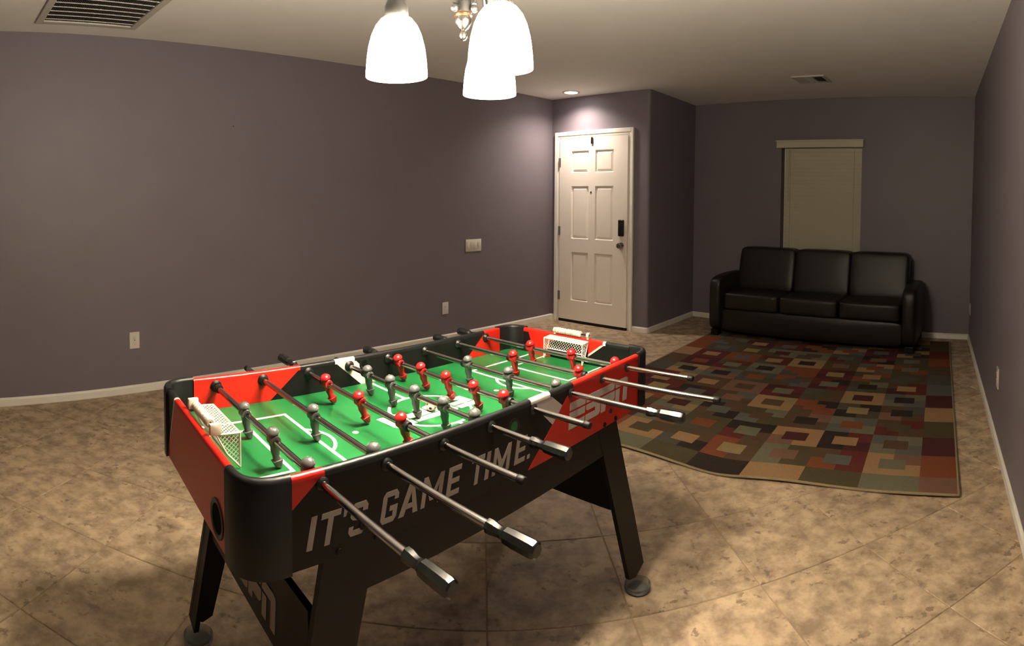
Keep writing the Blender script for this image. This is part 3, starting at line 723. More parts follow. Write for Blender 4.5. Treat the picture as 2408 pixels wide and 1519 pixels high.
# playfield
mb = MB(); mb.box((UL1, VN1, ZF - 0.012), (UR0, VF0, ZF), M_GREEN); FIELD = mb.build('playfield', TBL)
UC, VC = 0.004, 0.006
def fpoly(name, poly, z=ZF, h=0.0006, m=M_LINE, parent=TBL):
    mb = MB()
    for i_, q in enumerate(poly if isinstance(poly[0][0], (tuple, list)) else [poly]): mb.prism(q, (0, 0, z - 0.0002), (1, 0, 0), (0, 1, 0), (0, 0, h + 0.0002 + (0.00015 * i_ if len(poly) < 4 or not isinstance(poly[0][0], (tuple, list)) else 0)), m)
    return mb.build(name, parent)
def ring(cx, cy, r0, r1, a0, a1, n=40):
    out = []
    for k in range(n):
        t0, t1 = a0 + (a1 - a0) * k / n, a0 + (a1 - a0) * (k + 1) / n
        out.append([(cx + r * math.cos(t), cy + r * math.sin(t)) for r, t in ((r0, t0), (r1, t0), (r1, t1), (r0, t1))])
    return out
LWD = 0.0095
def rect(u0, v0, u1, v1): return [(u0, v0), (u1, v0), (u1, v1), (u0, v1)]
fpoly('center_circle', ring(UC, VC, 0.117, 0.117 + LWD, 0, 2 * PI, 64), h=0.0009, parent=FIELD)
for r_ in (rect(UC - LWD / 2, VC + 0.121, UC + LWD / 2, VF0), rect(UC - LWD / 2, VN1, UC + LWD / 2, VC - 0.121)): fpoly('center_line', r_, parent=FIELD)
for sgn, uend in ((-1, UL1), (1, UR0)):
    uo, ui = (-0.366, -0.497) if sgn < 0 else (0.360, 0.505)
    b0, b1, c0, c1 = VC - 0.195, VC + 0.205, VC - 0.128, VC + 0.141
    x0, x1 = sorted((uo, uo + sgn * LWD)); y0, y1 = sorted((ui, ui + sgn * LWD)); e0, e1 = sorted((uo, uend)); g0, g1 = sorted((ui, uend))
    fpoly('penalty_box', [rect(x0, b0, x1, b1), rect(e0, b1 - LWD, e1, b1), rect(e0, b0, e1, b0 + LWD)], parent=FIELD)
    fpoly('goal_box', [rect(y0, c0, y1, c1), rect(g0, c1 - LWD * .8, g1, c1), rect(g0, c0, g1, c0 + LWD * .8)], parent=FIELD)
    cxx = uo + sgn * 0.062; rr_ = 0.100; am = math.acos(0.062 / rr_)
    fpoly('penalty_arc', ring(cxx, VC, rr_ - LWD, rr_, (0 if sgn < 0 else PI) - am, (0 if sgn < 0 else PI) + am, 24), h=0.0012, parent=FIELD)
    su = -0.262 if sgn < 0 else 0.272
    mb = MB(); mb.lathe([(0.0085, -0.0002), (0.0085, 0.0007), (0.0, 0.0007)], M_LINE, 20, (su, -0.004, ZF)); mb.build('penalty_spot', FIELD)

# block-letter network logo: four slanted letters cut through by a thin gap
def logo_polys():
    L_ = []
    g0, g1 = 0.63, 0.71
    # E
    L_.append([(0, g1), (0.93, g1), (0.93, 1), (0.0, 1)])
    L_.append([(0, 0), (0.93, 0), (0.93, 0.24), (0.30, 0.24), (0.30, 0.37), (0.93, 0.37), (0.93, g0), (0, g0)])
    # S
    L_.append([(1.0, g1), (2.80, g1), (2.88, g1 + .06), (2.88, 1), (1.16, 1), (1.06, 0.97), (1.0, 0.90)])
    L_.append([(1.0, 0.0), (1.76, 0.0), (1.86, 0.03), (1.93, 0.10), (1.93, g0), (1.0, g0), (1.0, 0.47), (1.08, 0.40), (1.60, 0.40), (1.60, 0.25), (1.0, 0.25)])
    # P
    L_.append([(2.0, 0.0), (2.30, 0.0), (2.30, 0.24), (2.78, 0.24), (2.86, 0.28), (2.92, 0.35), (2.92, g0), (2.0, g0)])
    # N
    L_.append([(2.96, g1), (3.24, g1), (3.40, g1), (3.40, 1), (2.96, 1)])
    L_.append([(2.99, 0.0), (3.28, 0.0), (3.28, g0), (2.99, g0)])
    L_.append([(3.40, g1), (3.56, g1), (3.56, 0.0), (3.86, 0.0), (3.86, 0.90), (3.80, 0.97), (3.70, 1.0), (3.40, 1.0)])
    return L_
LOGO_W = 3.86
def place_logo(name, o, ex, ey, en, width, height, m, parent, shear=0.0, h=0.0007):
    mb = MB(); ex, ey, en = Vector(ex), Vector(ey), Vector(en)
    for q in logo_polys():
        mb.prism([(x / LOGO_W * width + y * shear * height, y * height) for x, y in q], Vector(o) - en * 0.0002, ex, ey, en * (h + 0.0002), m)
    return mb.build(name, parent)
place_logo('network_logo', (0.150, 0.040, ZF), (-1, 0, 0), (0, -1, 0), (0, 0, 1), 0.316, 0.084, M_LINE, FIELD, shear=-0.10)

# side panels, coloured top edging, flat graphics
def polyline_panel(name, a, b, m=M_BLACKLAM): mb = MB(); mb.box(a, b, m); return mb.build(name, TBL)
NEAR = polyline_panel('side_panel', (UA, VN0, ZB), (UB, VN1, ZT - 0.006)); FARP = polyline_panel('side_panel', (UA, VF0, ZB), (UB, VF1, ZT - 0.006))
def edging(panel, v0, v1, segs):
    for (u0, u1, m) in segs:
        mb = MB(); r_ = (v1 - v0) / 2 + 0.0012; vc = (v0 + v1) / 2; pr = []
        for k in range(9): a = PI * k / 8; pr.append((r_ * math.cos(a), r_ * 0.85 * math.sin(a)))
        pr = [(r_, -0.006)] + pr + [(-r_, -0.006)]
        mb.prism(pr, (u0, vc, ZT - 0.0065), (0, 1, 0), (0, 0, 1), (u1 - u0, 0, 0), m); mb.build('edge_trim', panel, smooth=40)
edging(NEAR, VN0, VN1, [(UA, -0.532, M_RED), (-0.532, 0.072, M_BLACKPLA), (0.072, 0.153, M_WHITEP), (0.153, 0.259, M_BLACKPLA), (0.259, UB, M_RED)])
edging(FARP, VF0, VF1, [(UA, -0.257, M_RED), (-0.257, -0.130, M_BLACKPLA), (-0.130, -0.055, M_WHITEP), (-0.055, 0.551, M_BLACKPLA), (0.551, UB, M_RED)])
def graphic(name, panel, v, nv, poly, m):
    mb = MB(); mb.prism(poly, (0, v - nv * 0.0002, 0), (1, 0, 0), (0, 0, 1), (0, nv * 0.0008, 0), m); return mb.build(name, panel)
zt2 = ZT - 0.007
graphic('red_graphic', NEAR, VN0, -1, [(UA, zt2), (-0.534, zt2), (UA, 0.764)], M_RED)
graphic('white_graphic', NEAR, VN0, -1, [(0.072, zt2), (0.153, zt2), (0.208, 0.779), (0.165, 0.737), (0.118, 0.780)], M_WHITEP)
graphic('red_graphic', NEAR, VN0, -1, [(0.258, zt2), (UB, zt2), (UB, ZB + 0.001), (0.062, ZB + 0.001)], M_RED)
graphic('red_graphic', FARP, VF0, -1, [(UA, zt2), (-0.257, zt2), (-0.362, ZF), (UA, ZF)], M_RED)
graphic('white_graphic', FARP, VF0, -1, [(-0.130, zt2), (-0.055, zt2), (0.034, ZF), (-0.029, ZF)], M_WHITEP)
graphic('red_graphic', FARP, VF0, -1, [(0.551, zt2), (UB, zt2), (UB, ZF), (0.452, ZF)], M_RED)
graphic('red_graphic', NEAR, VN1, 1, [(UA, zt2), (-0.40, zt2), (-0.50, ZF), (UA, ZF)], M_RED)
graphic('red_graphic', FARP, VF1, 1, [(UA, zt2), (-0.258, zt2), (-0.062, ZB + 0.001), (UA, ZB + 0.001)], M_RED)
place_logo('network_logo', (0.238, VN0 - 0.0007, 0.699), (1, 0, 0), (0, 0, 1), (0, -1, 0), 0.320, 0.0755, M_WHITEP, NEAR, shear=0.10)
# lettering IT'S GAME TIME.
def glyph(c):
    w_, t = 1.0, 0.24
    if c == 'I': return [[(0, 0), (t, 0), (t, 1), (0, 1)]], 0.24
    if c == 'T': return [[(0, 0.82), (0.86, 0.82), (0.86, 1), (0, 1)], [(0.31, 0), (0.55, 0), (0.55, 0.82), (0.31, 0.82)]], 0.86
    if c == "'": return [[(0.03, 0.70), (0.16, 0.70), (0.24, 1), (0, 1)]], 0.24
    if c == '.': return [[(0, 0), (0.2, 0), (0.2, 0.16), (0, 0.16)]], 0.2
    if c == 'E': return [[(0, 0), (0.23, 0), (0.23, 1), (0, 1)], [(0.23, 0.82), (0.74, 0.82), (0.74, 1), (0.23, 1)], [(0.23, 0.42), (0.68, 0.42), (0.68, 0.59), (0.23, 0.59)], [(0.23, 0), (0.74, 0), (0.74, 0.18), (0.23, 0.18)]], 0.74
    if c == 'A': return [[(0, 0), (0.24, 0), (0.54, 1), (0.32, 1)], [(0.86, 0), (0.64, 0), (0.40, 1), (0.54, 1)], [(0.20, 0.20), (0.62, 0.20), (0.58, 0.36), (0.26, 0.36)]], 0.86
    if c == 'M': return [[(0, 0), (0.22, 0), (0.22, 1), (0, 1)], [(0.92, 0), (1.14, 0), (1.14, 1), (0.92, 1)], [(0.22, 1), (0.22, 0.66), (0.47, 0.16), (0.60, 0.16), (0.60, 0.44)], [(0.92, 1), (0.60, 0.44), (0.60, 0.16), (0.67, 0.16), (0.92, 0.66)]], 1.14
    if c == 'G': return [[(0.14, 0), (0.20, 0.18), (0.23, 0.22), (0.23, 0.78), (0.20, 0.82), (0.14, 1), (0, 0.86), (0, 0.14)], [(0.14, 1), (0.20, 0.82), (0.62, 0.82), (0.68, 1)], [(0.68, 1), (0.62, 0.82), (0.60, 0.70), (0.82, 0.70), (0.82, 0.86)], [(0.14, 0), (0.68, 0), (0.62, 0.18), (0.20, 0.18)], [(0.68, 0), (0.82, 0.14), (0.82, 0.52), (0.60, 0.52), (0.60, 0.20), (0.62, 0.18)], [(0.42, 0.36), (0.60, 0.36), (0.60, 0.52), (0.42, 0.52)]], 0.82
    if c == 'S': return [[(0.14, 1), (0, 0.86), (0, 0.60), (0.12, 0.50), (0.23, 0.60), (0.23, 0.78), (0.20, 0.82)], [(0.14, 1), (0.20, 0.82), (0.56, 0.82), (0.66, 1)], [(0.66, 1), (0.56, 0.82), (0.57, 0.70), (0.80, 0.70), (0.80, 0.86)], [(0.12, 0.50), (0.58, 0.42), (0.70, 0.54), (0.23, 0.60)],
                        [(0.66, 0), (0.80, 0.14), (0.80, 0.44), (0.70, 0.54), (0.58, 0.42), (0.58, 0.22), (0.56, 0.18)], [(0.14, 0), (0.66, 0), (0.56, 0.18), (0.20, 0.18)], [(0.14, 0), (0.20, 0.18), (0.22, 0.30), (0, 0.30), (0, 0.14)]], 0.80
LH = 0.0645; SH = 0.0125
for ch, u0, wd in (('I', -0.5735, 0.0130), ('T', -0.5500, 0.0440), ("'", -0.5000, 0.0110), ('S', -0.4810, 0.0400), ('G', -0.4040, 0.0410), ('A', -0.3560, 0.0520), ('M', -0.2960, 0.0590), ('E', -0.2230, 0.0390),
                   ('T', -0.1500, 0.0420), ('I', -0.1000, 0.0130), ('M', -0.0750, 0.0620), ('E', 0.0070, 0.0400), ('.', 0.0570, 0.0100)):
    polys, gw = glyph(ch); mb = MB()
    for q in polys: mb.prism([(u0 + x / gw * wd + y * SH, 0.6785 + y * LH) for x, y in q], (0, VN0 + 0.0002, 0), (1, 0, 0), (0, 0, 1), (0, -0.0009, 0), M_LETTER)
    mb.build('letter', NEAR)
# side ball entry hole (rim and dark bore), on the near panel and on the far one
for panel, v, nv in ((NEAR, VN0, -1), (FARP, VF0, -1)):
    mb = MB(); mb.lathe([(0.013, 0.0004), (0.0175, 0.002), (0.0215, 0.001), (0.0215, -0.001)], M_BLACKPLA, 24, (0.006 if v < 0 else -0.015, v, 0.779 if v < 0 else 0.800), (0, nv, 0), cap=False); mb.build('entry_rim', panel, smooth=40)
    mb = MB(); mb.lathe([(0.013, 0.0012), (0.0, 0.0012)], M_GREEN if v < 0 else M_DARKIN, 20, (0.006 if v < 0 else -0.015, v, 0.779 if v < 0 else 0.800), (0, nv, 0), cap=False); mb.build('entry_bore', panel)
# end panels
def end_panel(u0, u1, v0, v1, side):
    mb = MB(); mb.box((u0, v0, ZB), (u1, v1, ZT - 0.006), M_BLACKLAM); p = mb.build('end_panel', TBL)
    r_ = (u1 - u0) / 2 + 0.0012; uc = (u0 + u1) / 2
    pr = [(r_, -0.006)] + [(r_ * math.cos(PI * k / 8), r_ * 0.85 * math.sin(PI * k / 8)) for k in range(9)] + [(-r_, -0.006)]
    segs = [(v0, 0.178, M_RED), (0.178, 0.190, M_WHITEP), (0.190, v1, M_BLACKPLA)] if side < 0 else [(v0, -0.137, M_BLACKPLA), (-0.137, -0.125, M_WHITEP), (-0.125, v1, M_RED)]
    for a, b, m in segs:
        mb = MB(); mb.prism(pr, (uc, a, ZT - 0.0065), (1, 0, 0), (0, 0, 1), (0, b - a, 0), m); mb.build('edge_trim', p, smooth=40)
    return p
LP = end_panel(UL0, UL1, -0.238, 0.262, -1); RP = end_panel(UR0, UR1, -0.238, 0.262, 1)
def graphic_u(name, panel, u, nu, poly, m):
    mb = MB(); mb.prism(poly, (u - nu * 0.0002, 0, 0), (0, 1, 0), (0, 0, 1), (nu * 0.0008, 0, 0), m); return mb.build(name, panel)
for u, nu in ((UL0, -1), (UL1, 1)):
    zb_ = ZB + 0.001 if nu < 0 else ZF
    k_ = 0.178 + (zt2 - zb_) * 0.82
    graphic_u('red_graphic', LP, u, nu, [(-0.238, zb_), (min(0.262, k_), zb_), (0.178, zt2), (-0.238, zt2)], M_RED)
    graphic_u('white_graphic', LP, u, nu, [(min(0.262, k_), zb_), (min(0.262, k_ + 0.012), zb_), (0.190, zt2), (0.178, zt2)], M_WHITEP)
for u, nu in ((UR0, -1), (UR1, 1)):
    zb_ = ZB + 0.001 if nu > 0 else ZF
    k_ = -0.125 + (zt2 - zb_) * 1.35
    graphic_u('red_graphic', RP, u, nu, [(k_, zb_), (0.205, zb_), (0.238, zt2), (-0.125, zt2)], M_RED)
    graphic_u('white_graphic', RP, u, nu, [(k_, zb_), (-0.125, zt2), (-0.137, zt2), (k_ - 0.012, zb_)], M_WHITEP)
# ball return cups in the end panels
for panel, u, nu, v in ((LP, UL0, -1, -0.172), (RP, UR1, 1, 0.19)):
    mb = MB(); mb.lathe([(0.030, 0.0010), (0.036, 0.004), (0.041, 0.003), (0.041, -0.002)], M_BLACKPLA, 32, (u, v, 0.697), (nu, 0, 0), cap=False); mb.build('return_cup_rim', panel, smooth=40)
    mb = MB(); mb.lathe([(0.0305, 0.0016), (0.0, 0.0012)], M_DARKIN, 28, (u, v, 0.697), (nu, 0, 0), cap=False); mb.build('return_cup', panel)
# goal mouths
for panel, u, nu in ((LP, UL1, 1), (RP, UR0, -1)):
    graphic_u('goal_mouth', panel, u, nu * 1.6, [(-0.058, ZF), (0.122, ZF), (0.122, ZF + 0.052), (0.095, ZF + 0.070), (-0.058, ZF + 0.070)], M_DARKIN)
# corner guards
def guard(cu, cv, su, sv, label):
    """quarter-round shell; (cu, cv) are the outer side planes, su / sv the signs of the corner"""
    ru, rv = 0.102, 0.094; off = 0.006; th = 0.020; pts = []
    eu, ev = cu + su * off, cv + sv * off
    n = 14
    for k in range(n + 1):
        a = PI / 2 * k / n; c, s_ = math.cos(a) ** 0.75, math.sin(a) ** 0.75
        pts.append((eu - su * ru * (1 - s_), ev - sv * rv * (1 - c)))
    mb = MB(); prof = [(0, ZB - 0.002), (0, ZT - 0.004), (0.003, ZT + 0.003), (0.008, ZT + 0.0055), (0.014, ZT + 0.0055), (0.019, ZT + 0.002), (0.021, ZT - 0.004), (0.021, ZB - 0.002)]
    vs = []; fs = []; K = len(prof)
    for i, (x, y) in enumerate(pts):
        a, b = pts[max(0, i - 1)], pts[min(n, i + 1)]; t = Vector((b[0] - a[0], b[1] - a[1])).normalized(); nn = Vector((-t.y, t.x))
        cc = Vector((eu - su * ru, ev - sv * rv)) - Vector((x, y))
        if nn.dot(cc) < 0: nn = -nn
        for d_, z in prof: vs.append((x + nn.x * d_, y + nn.y * d_, z))
    for i in range(n):
        for j in range(K): fs.append((i * K + j, i * K + (j + 1) % K, (i + 1) * K + (j + 1) % K, (i + 1) * K + j))
    fs += [tuple(range(K)), tuple(n * K + j for j in range(K))[::-1]]
    mb.add(vs, fs, M_BLACKPLA)
    bm = bmesh.new(); me_ = bpy.data.meshes.new('t'); me_.from_pydata(mb.v, [], mb.f); bm.from_mesh(me_); bmesh.ops.recalc_face_normals(bm, faces=bm.faces)
    o2 = MB(); o2.from_bm(bm, M_BLACKPLA); bm.free(); bpy.data.meshes.remove(me_)
    return o2.build('corner_guard', TBL, smooth=50)
for su, cu in ((-1, UL0), (1, UR1)):
    for sv, cv in ((-1, VN0), (1, VF1)): guard(cu, cv, su, sv, '')
# corner fillers: black ramps behind the guards at field level
# underside, aprons, braces
mb = MB(); mb.box((UL1, VN1, ZB + 0.002), (UR0, VF0, ZB + 0.012), M_BLACKLAM); mb.build('bottom_board', TBL)
for v0, v1 in ((-0.318, -0.302), (0.329, 0.345)):
    mb = MB(); mb.box((-0.53, v0, 0.556), (0.50, v1, ZB), M_BLACKLAM); mb.build('apron', TBL, bevel=0.002)
BZ = {-1: (-0.560, 0.355, 0.545), 1: (0.500, 0.345, 0.508)}
for s_, (u, z0, z1) in BZ.items():
    mb = MB(); mb.prism([(-0.300, z0), (0.327, z0), (0.327, z1), (-0.300, z1)], (u, 0, 0), (0, 1, 0), (0, 0, 1), (0.016, 0, 0), M_BLACKLAM); br = mb.build('leg_brace', TBL)
    if s_ < 0: place_logo('network_logo', (u - 0.0006, 0.190, 0.386), (0, -1, 0), (0, 0, 1), (-1, 0, 0), 0.330, 0.092, M_LETTER, br, shear=0.10)
def leg(top, bot, v_top, v_bot, zb, su, sv, ew_=0.055):
    """L-shaped leg: a side board leaning along the table and an end board along its outer edge"""
    g = empty('leg', parent=TBL); zt_ = ZB - 0.001; th = 0.016 * sv
    def P3(u, v, z): return (u, v, z)
    mb = MB()
    a = [(top[0], v_top, zt_), (top[1], v_top, zt_), (bot[1], v_bot, zb + 0.022), ((bot[0] * 0.55 + bot[1] * 0.45), v_bot, zb), (bot[0], v_bot, zb + 0.014)]
    b = [(x, y - th, z) for x, y, z in a]
    n = 5; mb.add(a + b, [tuple(range(n)), tuple(range(n, 2 * n))[::-1]] + [(i, n + i, n + (i + 1) % n, (i + 1) % n) for i in range(n)], M_BLACKLAM); mb.build('side_board', g)
    mb = MB(); ex = ew_ * sv; o_t, o_b = (top[1], bot[1]); k = 0.016 * su
    a = [(o_t, v_top, zt_), (o_t, v_top - ex, zt_), (o_b, v_bot - ex, zb + 0.004), (o_b, v_bot, zb + 0.022)]
    b = [(x - k, y, z) for x, y, z in a]
    if ew_ <= 0: return g
    n = 4; mb.add(a + b, [tuple(range(n)), tuple(range(n, 2 * n))[::-1]] + [(i, n + i, n + (i + 1) % n, (i + 1) % n) for i in range(n)], M_BLACKLAM); mb.build('end_board', g)
    return g
leg((0.395, 0.500), (0.592, 0.690), -0.3185, -0.322, 0.055, 1, -1)
leg((0.395, 0.500), (0.592, 0.690), 0.3455, 0.352, 0.055, 1, 1)
leg((-0.412, -0.535), (-0.560, -0.650), -0.3185, -0.330, 0.040, -1, -1, 0)
leg((-0.412, -0.530), (-0.540, -0.612), 0.3455, 0.395, 0.058, -1, 1)
for (u, z) in ((0.460, 0.689), (0.491, 0.656), (0.426, 0.656), (-0.445, 0.692), (-0.500, 0.658), (-0.410, 0.658)):
    mb = MB(); mb.lathe([(0.0075, 0), (0.0075, 0.002), (0.006, 0.0035), (0.0, 0.0035)], M_BLACKLAM, 14, (u, VN0 - 0.0006, z), (0, -1, 0)); mb.build('bolt', TBL, smooth=40)

# figures
def man_mesh(name, m):
    mb = MB()
    secs = [(0.0050, 0, -0.0665, 0.0045, 0.0058, 3), (0.0030, 0, -0.0630, 0.0080, 0.0078, 4), (0.0012, 0, -0.0480, 0.0128, 0.0098, 5), (0.0008, 0, -0.0470, 0.0082, 0.0080, 4), (0.0, 0, -0.0380, 0.0080, 0.0078, 3),
            (0.0, 0, -0.0270, 0.0102, 0.0090, 3), (0, 0, -0.0245, 0.0108, 0.0098, 3), (0, 0, -0.0150, 0.0102, 0.0098, 2.6), (0, 0, -0.005, 0.0122, 0.0112, 2.4), (0, 0, 0.006, 0.0130, 0.0122, 2.4), (0, 0, 0.0110, 0.0115, 0.0116, 2.3),
            (0, 0, 0.0135, 0.0100, 0.0102, 2), (0, 0, 0.0158, 0.0112, 0.0114, 2), (0, 0, 0.0161, 0.0158, 0.0158, 2), (0, 0, 0.0176, 0.0163, 0.0163, 2), (0, 0, 0.0212, 0.0153, 0.0153, 2), (0, 0, 0.0255, 0.0125, 0.0125, 2), (0, 0, 0.0290, 0.0082, 0.0082, 2), (0, 0, 0.0308, 0.0010, 0.0010, 2)]
    mb.loft(secs, m, 16)
    mb.lathe([(0.0118, -0.0138), (0.0128, -0.0128), (0.0128, 0.0128), (0.0118, 0.0138)], m, 20, (0, 0, 0), (0, 1, 0))
    me_o = mb.build(name, None, smooth=42)
    d = me_o.data; bpy.data.objects.remove(me_o); return d
MAN = {'red': man_mesh('red_player', M_REDMAN), 'grey': man_mesh('grey_player', M_GREYMAN)}
def part_mesh(fn, name, smooth=40):
    mb = MB(); fn(mb); o = mb.build(name, None, smooth=smooth); d = o.data; bpy.data.objects.remove(o); return d
def grip(mb):
    prof = [(0.0100, 0.0), (0.0128, 0.002), (0.0128, 0.013), (0.0112, 0.020), (0.0098, 0.030), (0.0104, 0.037), (0.0138, 0.043), (0.0148, 0.060), (0.0150, 0.100), (0.0138, 0.106), (0.0105, 0.1085)]
    o_ = len(mb.v); mb.lathe(prof, M_GRIP, 8, (0, 0, 0), (0, 1, 0)); R8 = Matrix.Rotation(rad(22.5), 3, 'Y')
    mb.v[o_:] = [tuple(R8 @ Vector(p)) for p in mb.v[o_:]]
GRIP = part_mesh(grip, 'handle', None if False else 24)
CAP = part_mesh(lambda mb: mb.lathe([(0.0086, 0.0), (0.0092, 0.001), (0.0092, 0.016), (0.0075, 0.018)], M_BLACKRUB, 16, (0, 0, 0), (0, 1, 0)), 'end_cap')
BUMP = part_mesh(lambda mb: mb.lathe([(0.0080, -0.0070), (0.0115, -0.0070), (0.0125, -0.0050), (0.0125, 0.0050), (0.0115, 0.0070), (0.0080, 0.0070)], M_BLACKRUB, 20, (0, 0, 0), (0, 1, 0)), 'rubber_bumper')
BUSH2 = part_mesh(lambda mb: mb.lathe([(0.0078, 0.0), (0.0140, 0.0), (0.0140, 0.002), (0.0105, 0.006), (0.0082, 0.0065)], M_BLACKPLA, 24, (0, 0, 0), (0, 1, 0)), 'rod_bushing')
BUSH = part_mesh(lambda mb: mb.lathe([(0.0078, 0.0), (0.0175, 0.0), (0.0175, 0.003), (0.0135, 0.007), (0.0115, 0.010), (0.0082, 0.010)], M_BLACKPLA, 24, (0, 0, 0), (0, 1, 0)), 'rod_bushing')
def link(name, data, parent, loc, rot=(0, 0, 0)):
    o = bpy.data.objects.new(name, data); COL.objects.link(o); o.parent = parent; o.location = loc; o.rotation_euler = rot; return o
RODZ = 0.803
RODS = [  # u, team, tilt, players' v, near end v, far end v, bumper v list
    (-0.537, 'grey', 8, [0.092, -0.090, -0.265], -0.695, 0.395, [0.303, -0.284]),
    (-0.385, 'grey', 6, [0.000, -0.273], -0.722, 0.470, [-0.292]),
    (-0.228, 'red', 19, [0.210, 0.026, -0.166], -0.560, 0.540, [0.229, -0.185]),
    (-0.076, 'grey', 8, [0.217, 0.095, -0.022, -0.145, -0.265], -0.556, 0.420, [0.236, -0.284]),
    (0.083, 'red', 18, [0.268, 0.145, 0.023, -0.098, -0.217], -0.501, 0.475, [0.287, -0.236]),
    (0.248, 'grey', 6, [0.104, -0.080, -0.267], -0.676, 0.400, [0.123, -0.286]),
    (0.411, 'red', 12, [0.045, -0.234], -0.708, 0.470, [0.065, -0.253]),
    (0.559, 'red', 14, [0.094, -0.096, -0.276], -0.560, 0.490, [0.113, -0.295])]
for u, team, tilt, vs_, vn, vf, bumps in RODS:
    hn = team == 'grey'
    g0 = vn + (0.095 if hn else 0.008); g1 = vf - (0.008 if hn else 0.095)
    mb = MB(); mb.cyl((0, g0, 0), (0, g1, 0), 0.0078, M_CHROME, 20)
    rod = mb.build('rod', TBL, smooth=40); rod.location = (u, 0, RODZ)
    for v in vs_: link(team + '_player', MAN[team], rod, (0, v, 0), (0, rad(-tilt), 0))
    for v in bumps: link('rubber_bumper', BUMP, rod, (0, v, 0))
    if hn:
        link('handle', GRIP, rod, (0, vn + 0.1085, 0), (0, rad({-0.537: 4, -0.385: 14, -0.076: 27}.get(u, 42)), PI)); link('end_cap', CAP, rod, (0, vf - 0.018, 0))
    else:
        link('end_cap', CAP, rod, (0, vn + 0.018, 0), (0, 0, PI)); link('handle', GRIP, rod, (0, vf - 0.1085, 0))
    for v, r_ in ((VN0, PI), (VN1, 0), (VF0, PI), (VF1, 0)): link('rod_bushing', BUSH if v in (VN1, VF0) else BUSH2, TBL, (u, v, RODZ), (0, 0, r_))
# goals: moulded white net boxes
def strip(mb, p, q, w_, n, m):
    p, q, n = Vector(p), Vector(q), Vector(n); t = (q - p)
    if t.length < 1e-6: return
    s_ = t.normalized().cross(n).normalized() * (w_ / 2); h = n * 0.0005
    a = [p + s_ + h, p - s_ + h, q - s_ + h, q + s_ + h]; b = [x - 2 * h for x in a]
    mb.add(a + b, [(0, 1, 2, 3), (7, 6, 5, 4), (0, 4, 5, 1), (1, 5, 6, 2), (2, 6, 7, 3), (3, 7, 4, 0)], m)
def clip_seg(p, q, poly):
    """clip a 2D segment to a convex polygon"""
    t0, t1 = 0.0, 1.0; d = (q[0] - p[0], q[1] - p[1]); n = len(poly)
    ar = sum(poly[i][0] * poly[(i + 1) % n][1] - poly[(i + 1) % n][0] * poly[i][1] for i in range(n)); sg = 1 if ar > 0 else -1
    for i in range(n):
        a, b = poly[i], poly[(i + 1) % n]; e = ((b[0] - a[0]) * sg, (b[1] - a[1]) * sg)
        num = e[0] * (p[1] - a[1]) - e[1] * (p[0] - a[0]); den = e[0] * d[1] - e[1] * d[0]
        if abs(den) < 1e-12:
            if num < 0: return None
        else:
            t = -num / den
            if den > 0: t0 = max(t0, t)
            else: t1 = min(t1, t)
    return (t0, t1) if t1 > t0 else None
def lattice(mb, o, ex, ey, poly, pitch, w_, m):
    o, ex, ey = Vector(o), Vector(ex).normalized(), Vector(ey).normalized(); n = ex.cross(ey)
    mx_ = max(max(abs(x), abs(y)) for x, y in poly) * 3
    for s_ in (1, -1):
        k = -40
        while k < 40:
            c = k * pitch * 1.414; p, q = (c - mx_, -mx_ * s_), (c + mx_, mx_ * s_)
            r = clip_seg(p, q, poly)
            if r:
                a = [p[i] + (q[i] - p[i]) * r[0] for i in (0, 1)]; b = [p[i] + (q[i] - p[i]) * r[1] for i in (0, 1)]
                strip(mb, o + ex * a[0] + ey * a[1], o + ex * b[0] + ey * b[1], w_, n, m)
            k += 1
def goal(uf, ub, v0, v1, zt_, name='goal'):
    g = empty('goal', parent=TBL)
    A, B = (uf, v0, zt_), (uf, v1, zt_); C_, D_ = (ub, v0, zt_ + 0.003), (ub, v1, zt_ + 0.003); E_, F_ = (uf, v0, ZF + 0.004), (uf, v1, ZF + 0.004); um = ub + (uf - ub) * 0.45; zm = ZF + 0.038; I_, J_ = (um, v0, zm), (um, v1, zm)
    mb = MB()
    for p, q in ((A, B), (A, C_), (B, D_), (C_, D_), (A, E_), (B, F_), (C_, I_), (D_, J_), (I_, E_), (J_, F_), (I_, J_)): mb.cyl(p, q, 0.0022, M_NET, 8)
    mb.build('goal_frame', g, smooth=40)
    mb = MB(); dep = abs(ub - uf); wd = v1 - v0; s_ = 1 if ub > uf else -1
    lattice(mb, A, (s_, 0, 0), (0, 1, 0), [(0, 0), (dep, 0), (dep, wd), (0, wd)], 0.0085, 0.0023, M_NET); mb.build('top_net', g)
    ht = zt_ - (ZF + 0.004)
    for v in (v0, v1):
        mb = MB(); lattice(mb, (uf, v, zt_), (s_, 0, 0), (0, 0, -1), [(0, 0), (dep, -0.003), (dep * 0.55, zt_ - zm), (0, ht)], 0.0075, 0.0016, M_NET); mb.build('side_net', g)
    mb = MB(); sl = Vector((um - ub, 0, zm - zt_ - 0.003)); lattice(mb, C_, (0, 1, 0), sl, [(0, 0), (wd, 0), (wd, sl.length), (0, sl.length)], 0.0085, 0.0013, M_NET); mb.build('back_net', g)
goal(-0.606, -0.664, -0.055, 0.143, 0.818)
goal(0.672, 0.7105, -0.060, 0.122, 0.818)
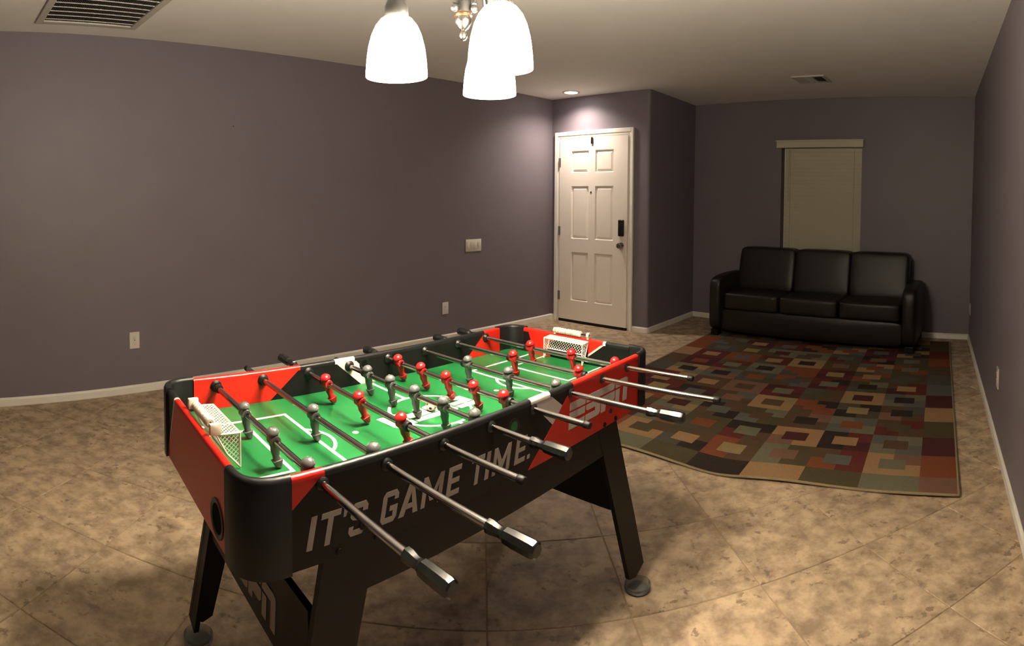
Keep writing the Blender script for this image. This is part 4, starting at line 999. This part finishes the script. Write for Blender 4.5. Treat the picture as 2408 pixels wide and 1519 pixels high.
# sliding bead score counters
def counter(u, v0, v1, side):
    c = empty('score_counter', parent=TBL); zb = ZT + 0.002
    for v in (v0, v1):
        mb = MB()
        if side < 0: mb.bbox((u - 0.013, v - 0.0065, zb - 0.002), (u + 0.013, v + 0.0065, zb + 0.024), M_IVORY, 0.002)
        else:
            mb.box((u - 0.006, v - 0.004, zb - 0.002), (u + 0.006, v + 0.004, zb + 0.010), M_IVORY); mb.lathe([(0.0042, -0.005), (0.0105, -0.005), (0.0105, 0.005), (0.0042, 0.005), (0.0042, -0.005)], M_IVORY, 20, (u, v, zb + 0.013), (0, 1, 0), cap=False)
        mb.build('post', c, smooth=40)
    zc2 = zb + 0.013
    mb = MB(); mb.cyl((u, v0, zc2), (u, v1, zc2), 0.0028, M_BLACKRUB, 10); mb.build('counter_rod', c, smooth=40)
    bd_ = part_mesh(lambda mb: mb.lathe([(0.003, -0.0055), (0.0085, -0.0053), (0.0118, -0.0020), (0.0118, 0.0020), (0.0085, 0.0053), (0.003, 0.0055)], M_IVORY, 20, (0, 0, 0), (0, 1, 0)), 'score_bead')
    for k in range(10):
        if side < 0: v = v1 - 0.028 - 0.0122 * k
        else: v = v1 - 0.0115 - 0.0114 * k - (0.005 if k >= 4 else 0)
        link('score_bead', bd_, c, (u, v, zc2))
counter(-0.672, -0.072, 0.104, -1)
counter(0.716, -0.058, 0.100, 1)

# ball on the centre spot
BR = 0.0155
mb = MB(); mb.ball((0, 0, 0), BR, M_BALLW, 28, 18)
ball = mb.build('foosball', None, smooth=180)
bw_ = Matrix.Rotation(TANG, 2) @ Vector((0.0005, -0.001)) + TC
ball.location = (bw_.x, bw_.y, ZF + BR + 0.0006)
tag(ball, 'small white ball with black dots lying at the centre of the green playfield', 'ball')
mb = MB(); gold = (1 + 5 ** 0.5) / 2
for d in [(0, a, b * gold) for a in (-1, 1) for b in (-1, 1)] + [(a, b * gold, 0) for a in (-1, 1) for b in (-1, 1)] + [(b * gold, 0, a) for a in (-1, 1) for b in (-1, 1)]:
    n_ = (Matrix.Rotation(0.55, 3, 'Z') @ Matrix.Rotation(0.3, 3, 'X') @ Vector(d)).normalized()
    mb.lathe([(0.0043, BR * 0.958), (0.0041, BR * 0.972), (0.0022, BR * 0.997), (0.0, BR * 1.004)], M_BLACKRUB, 14, (0, 0, 0), n_, cap=False)
mb.build('black_dot', ball, smooth=60)

# clear caster cups under the feet
def cup(u, v, label):
    q = Matrix.Rotation(TANG, 2) @ Vector((u, v)) + TC
    mb = MB(); mb.lathe([(0.0, 0.001), (0.040, 0.001), (0.046, 0.006), (0.046, 0.020), (0.042, 0.022), (0.039, 0.014), (0.034, 0.008), (0.0, 0.008)], M_CUP, 32, cap=False)
    o = mb.build('caster_cup', None, smooth=40); o.location = (q.x, q.y, 0.0005); tag(o, label, 'caster cup')
cup(0.655, -0.318, 'clear plastic caster cup under the right front leg of the foosball table')
cup(-0.585, 0.385, 'clear plastic caster cup under the far left leg of the foosball table')
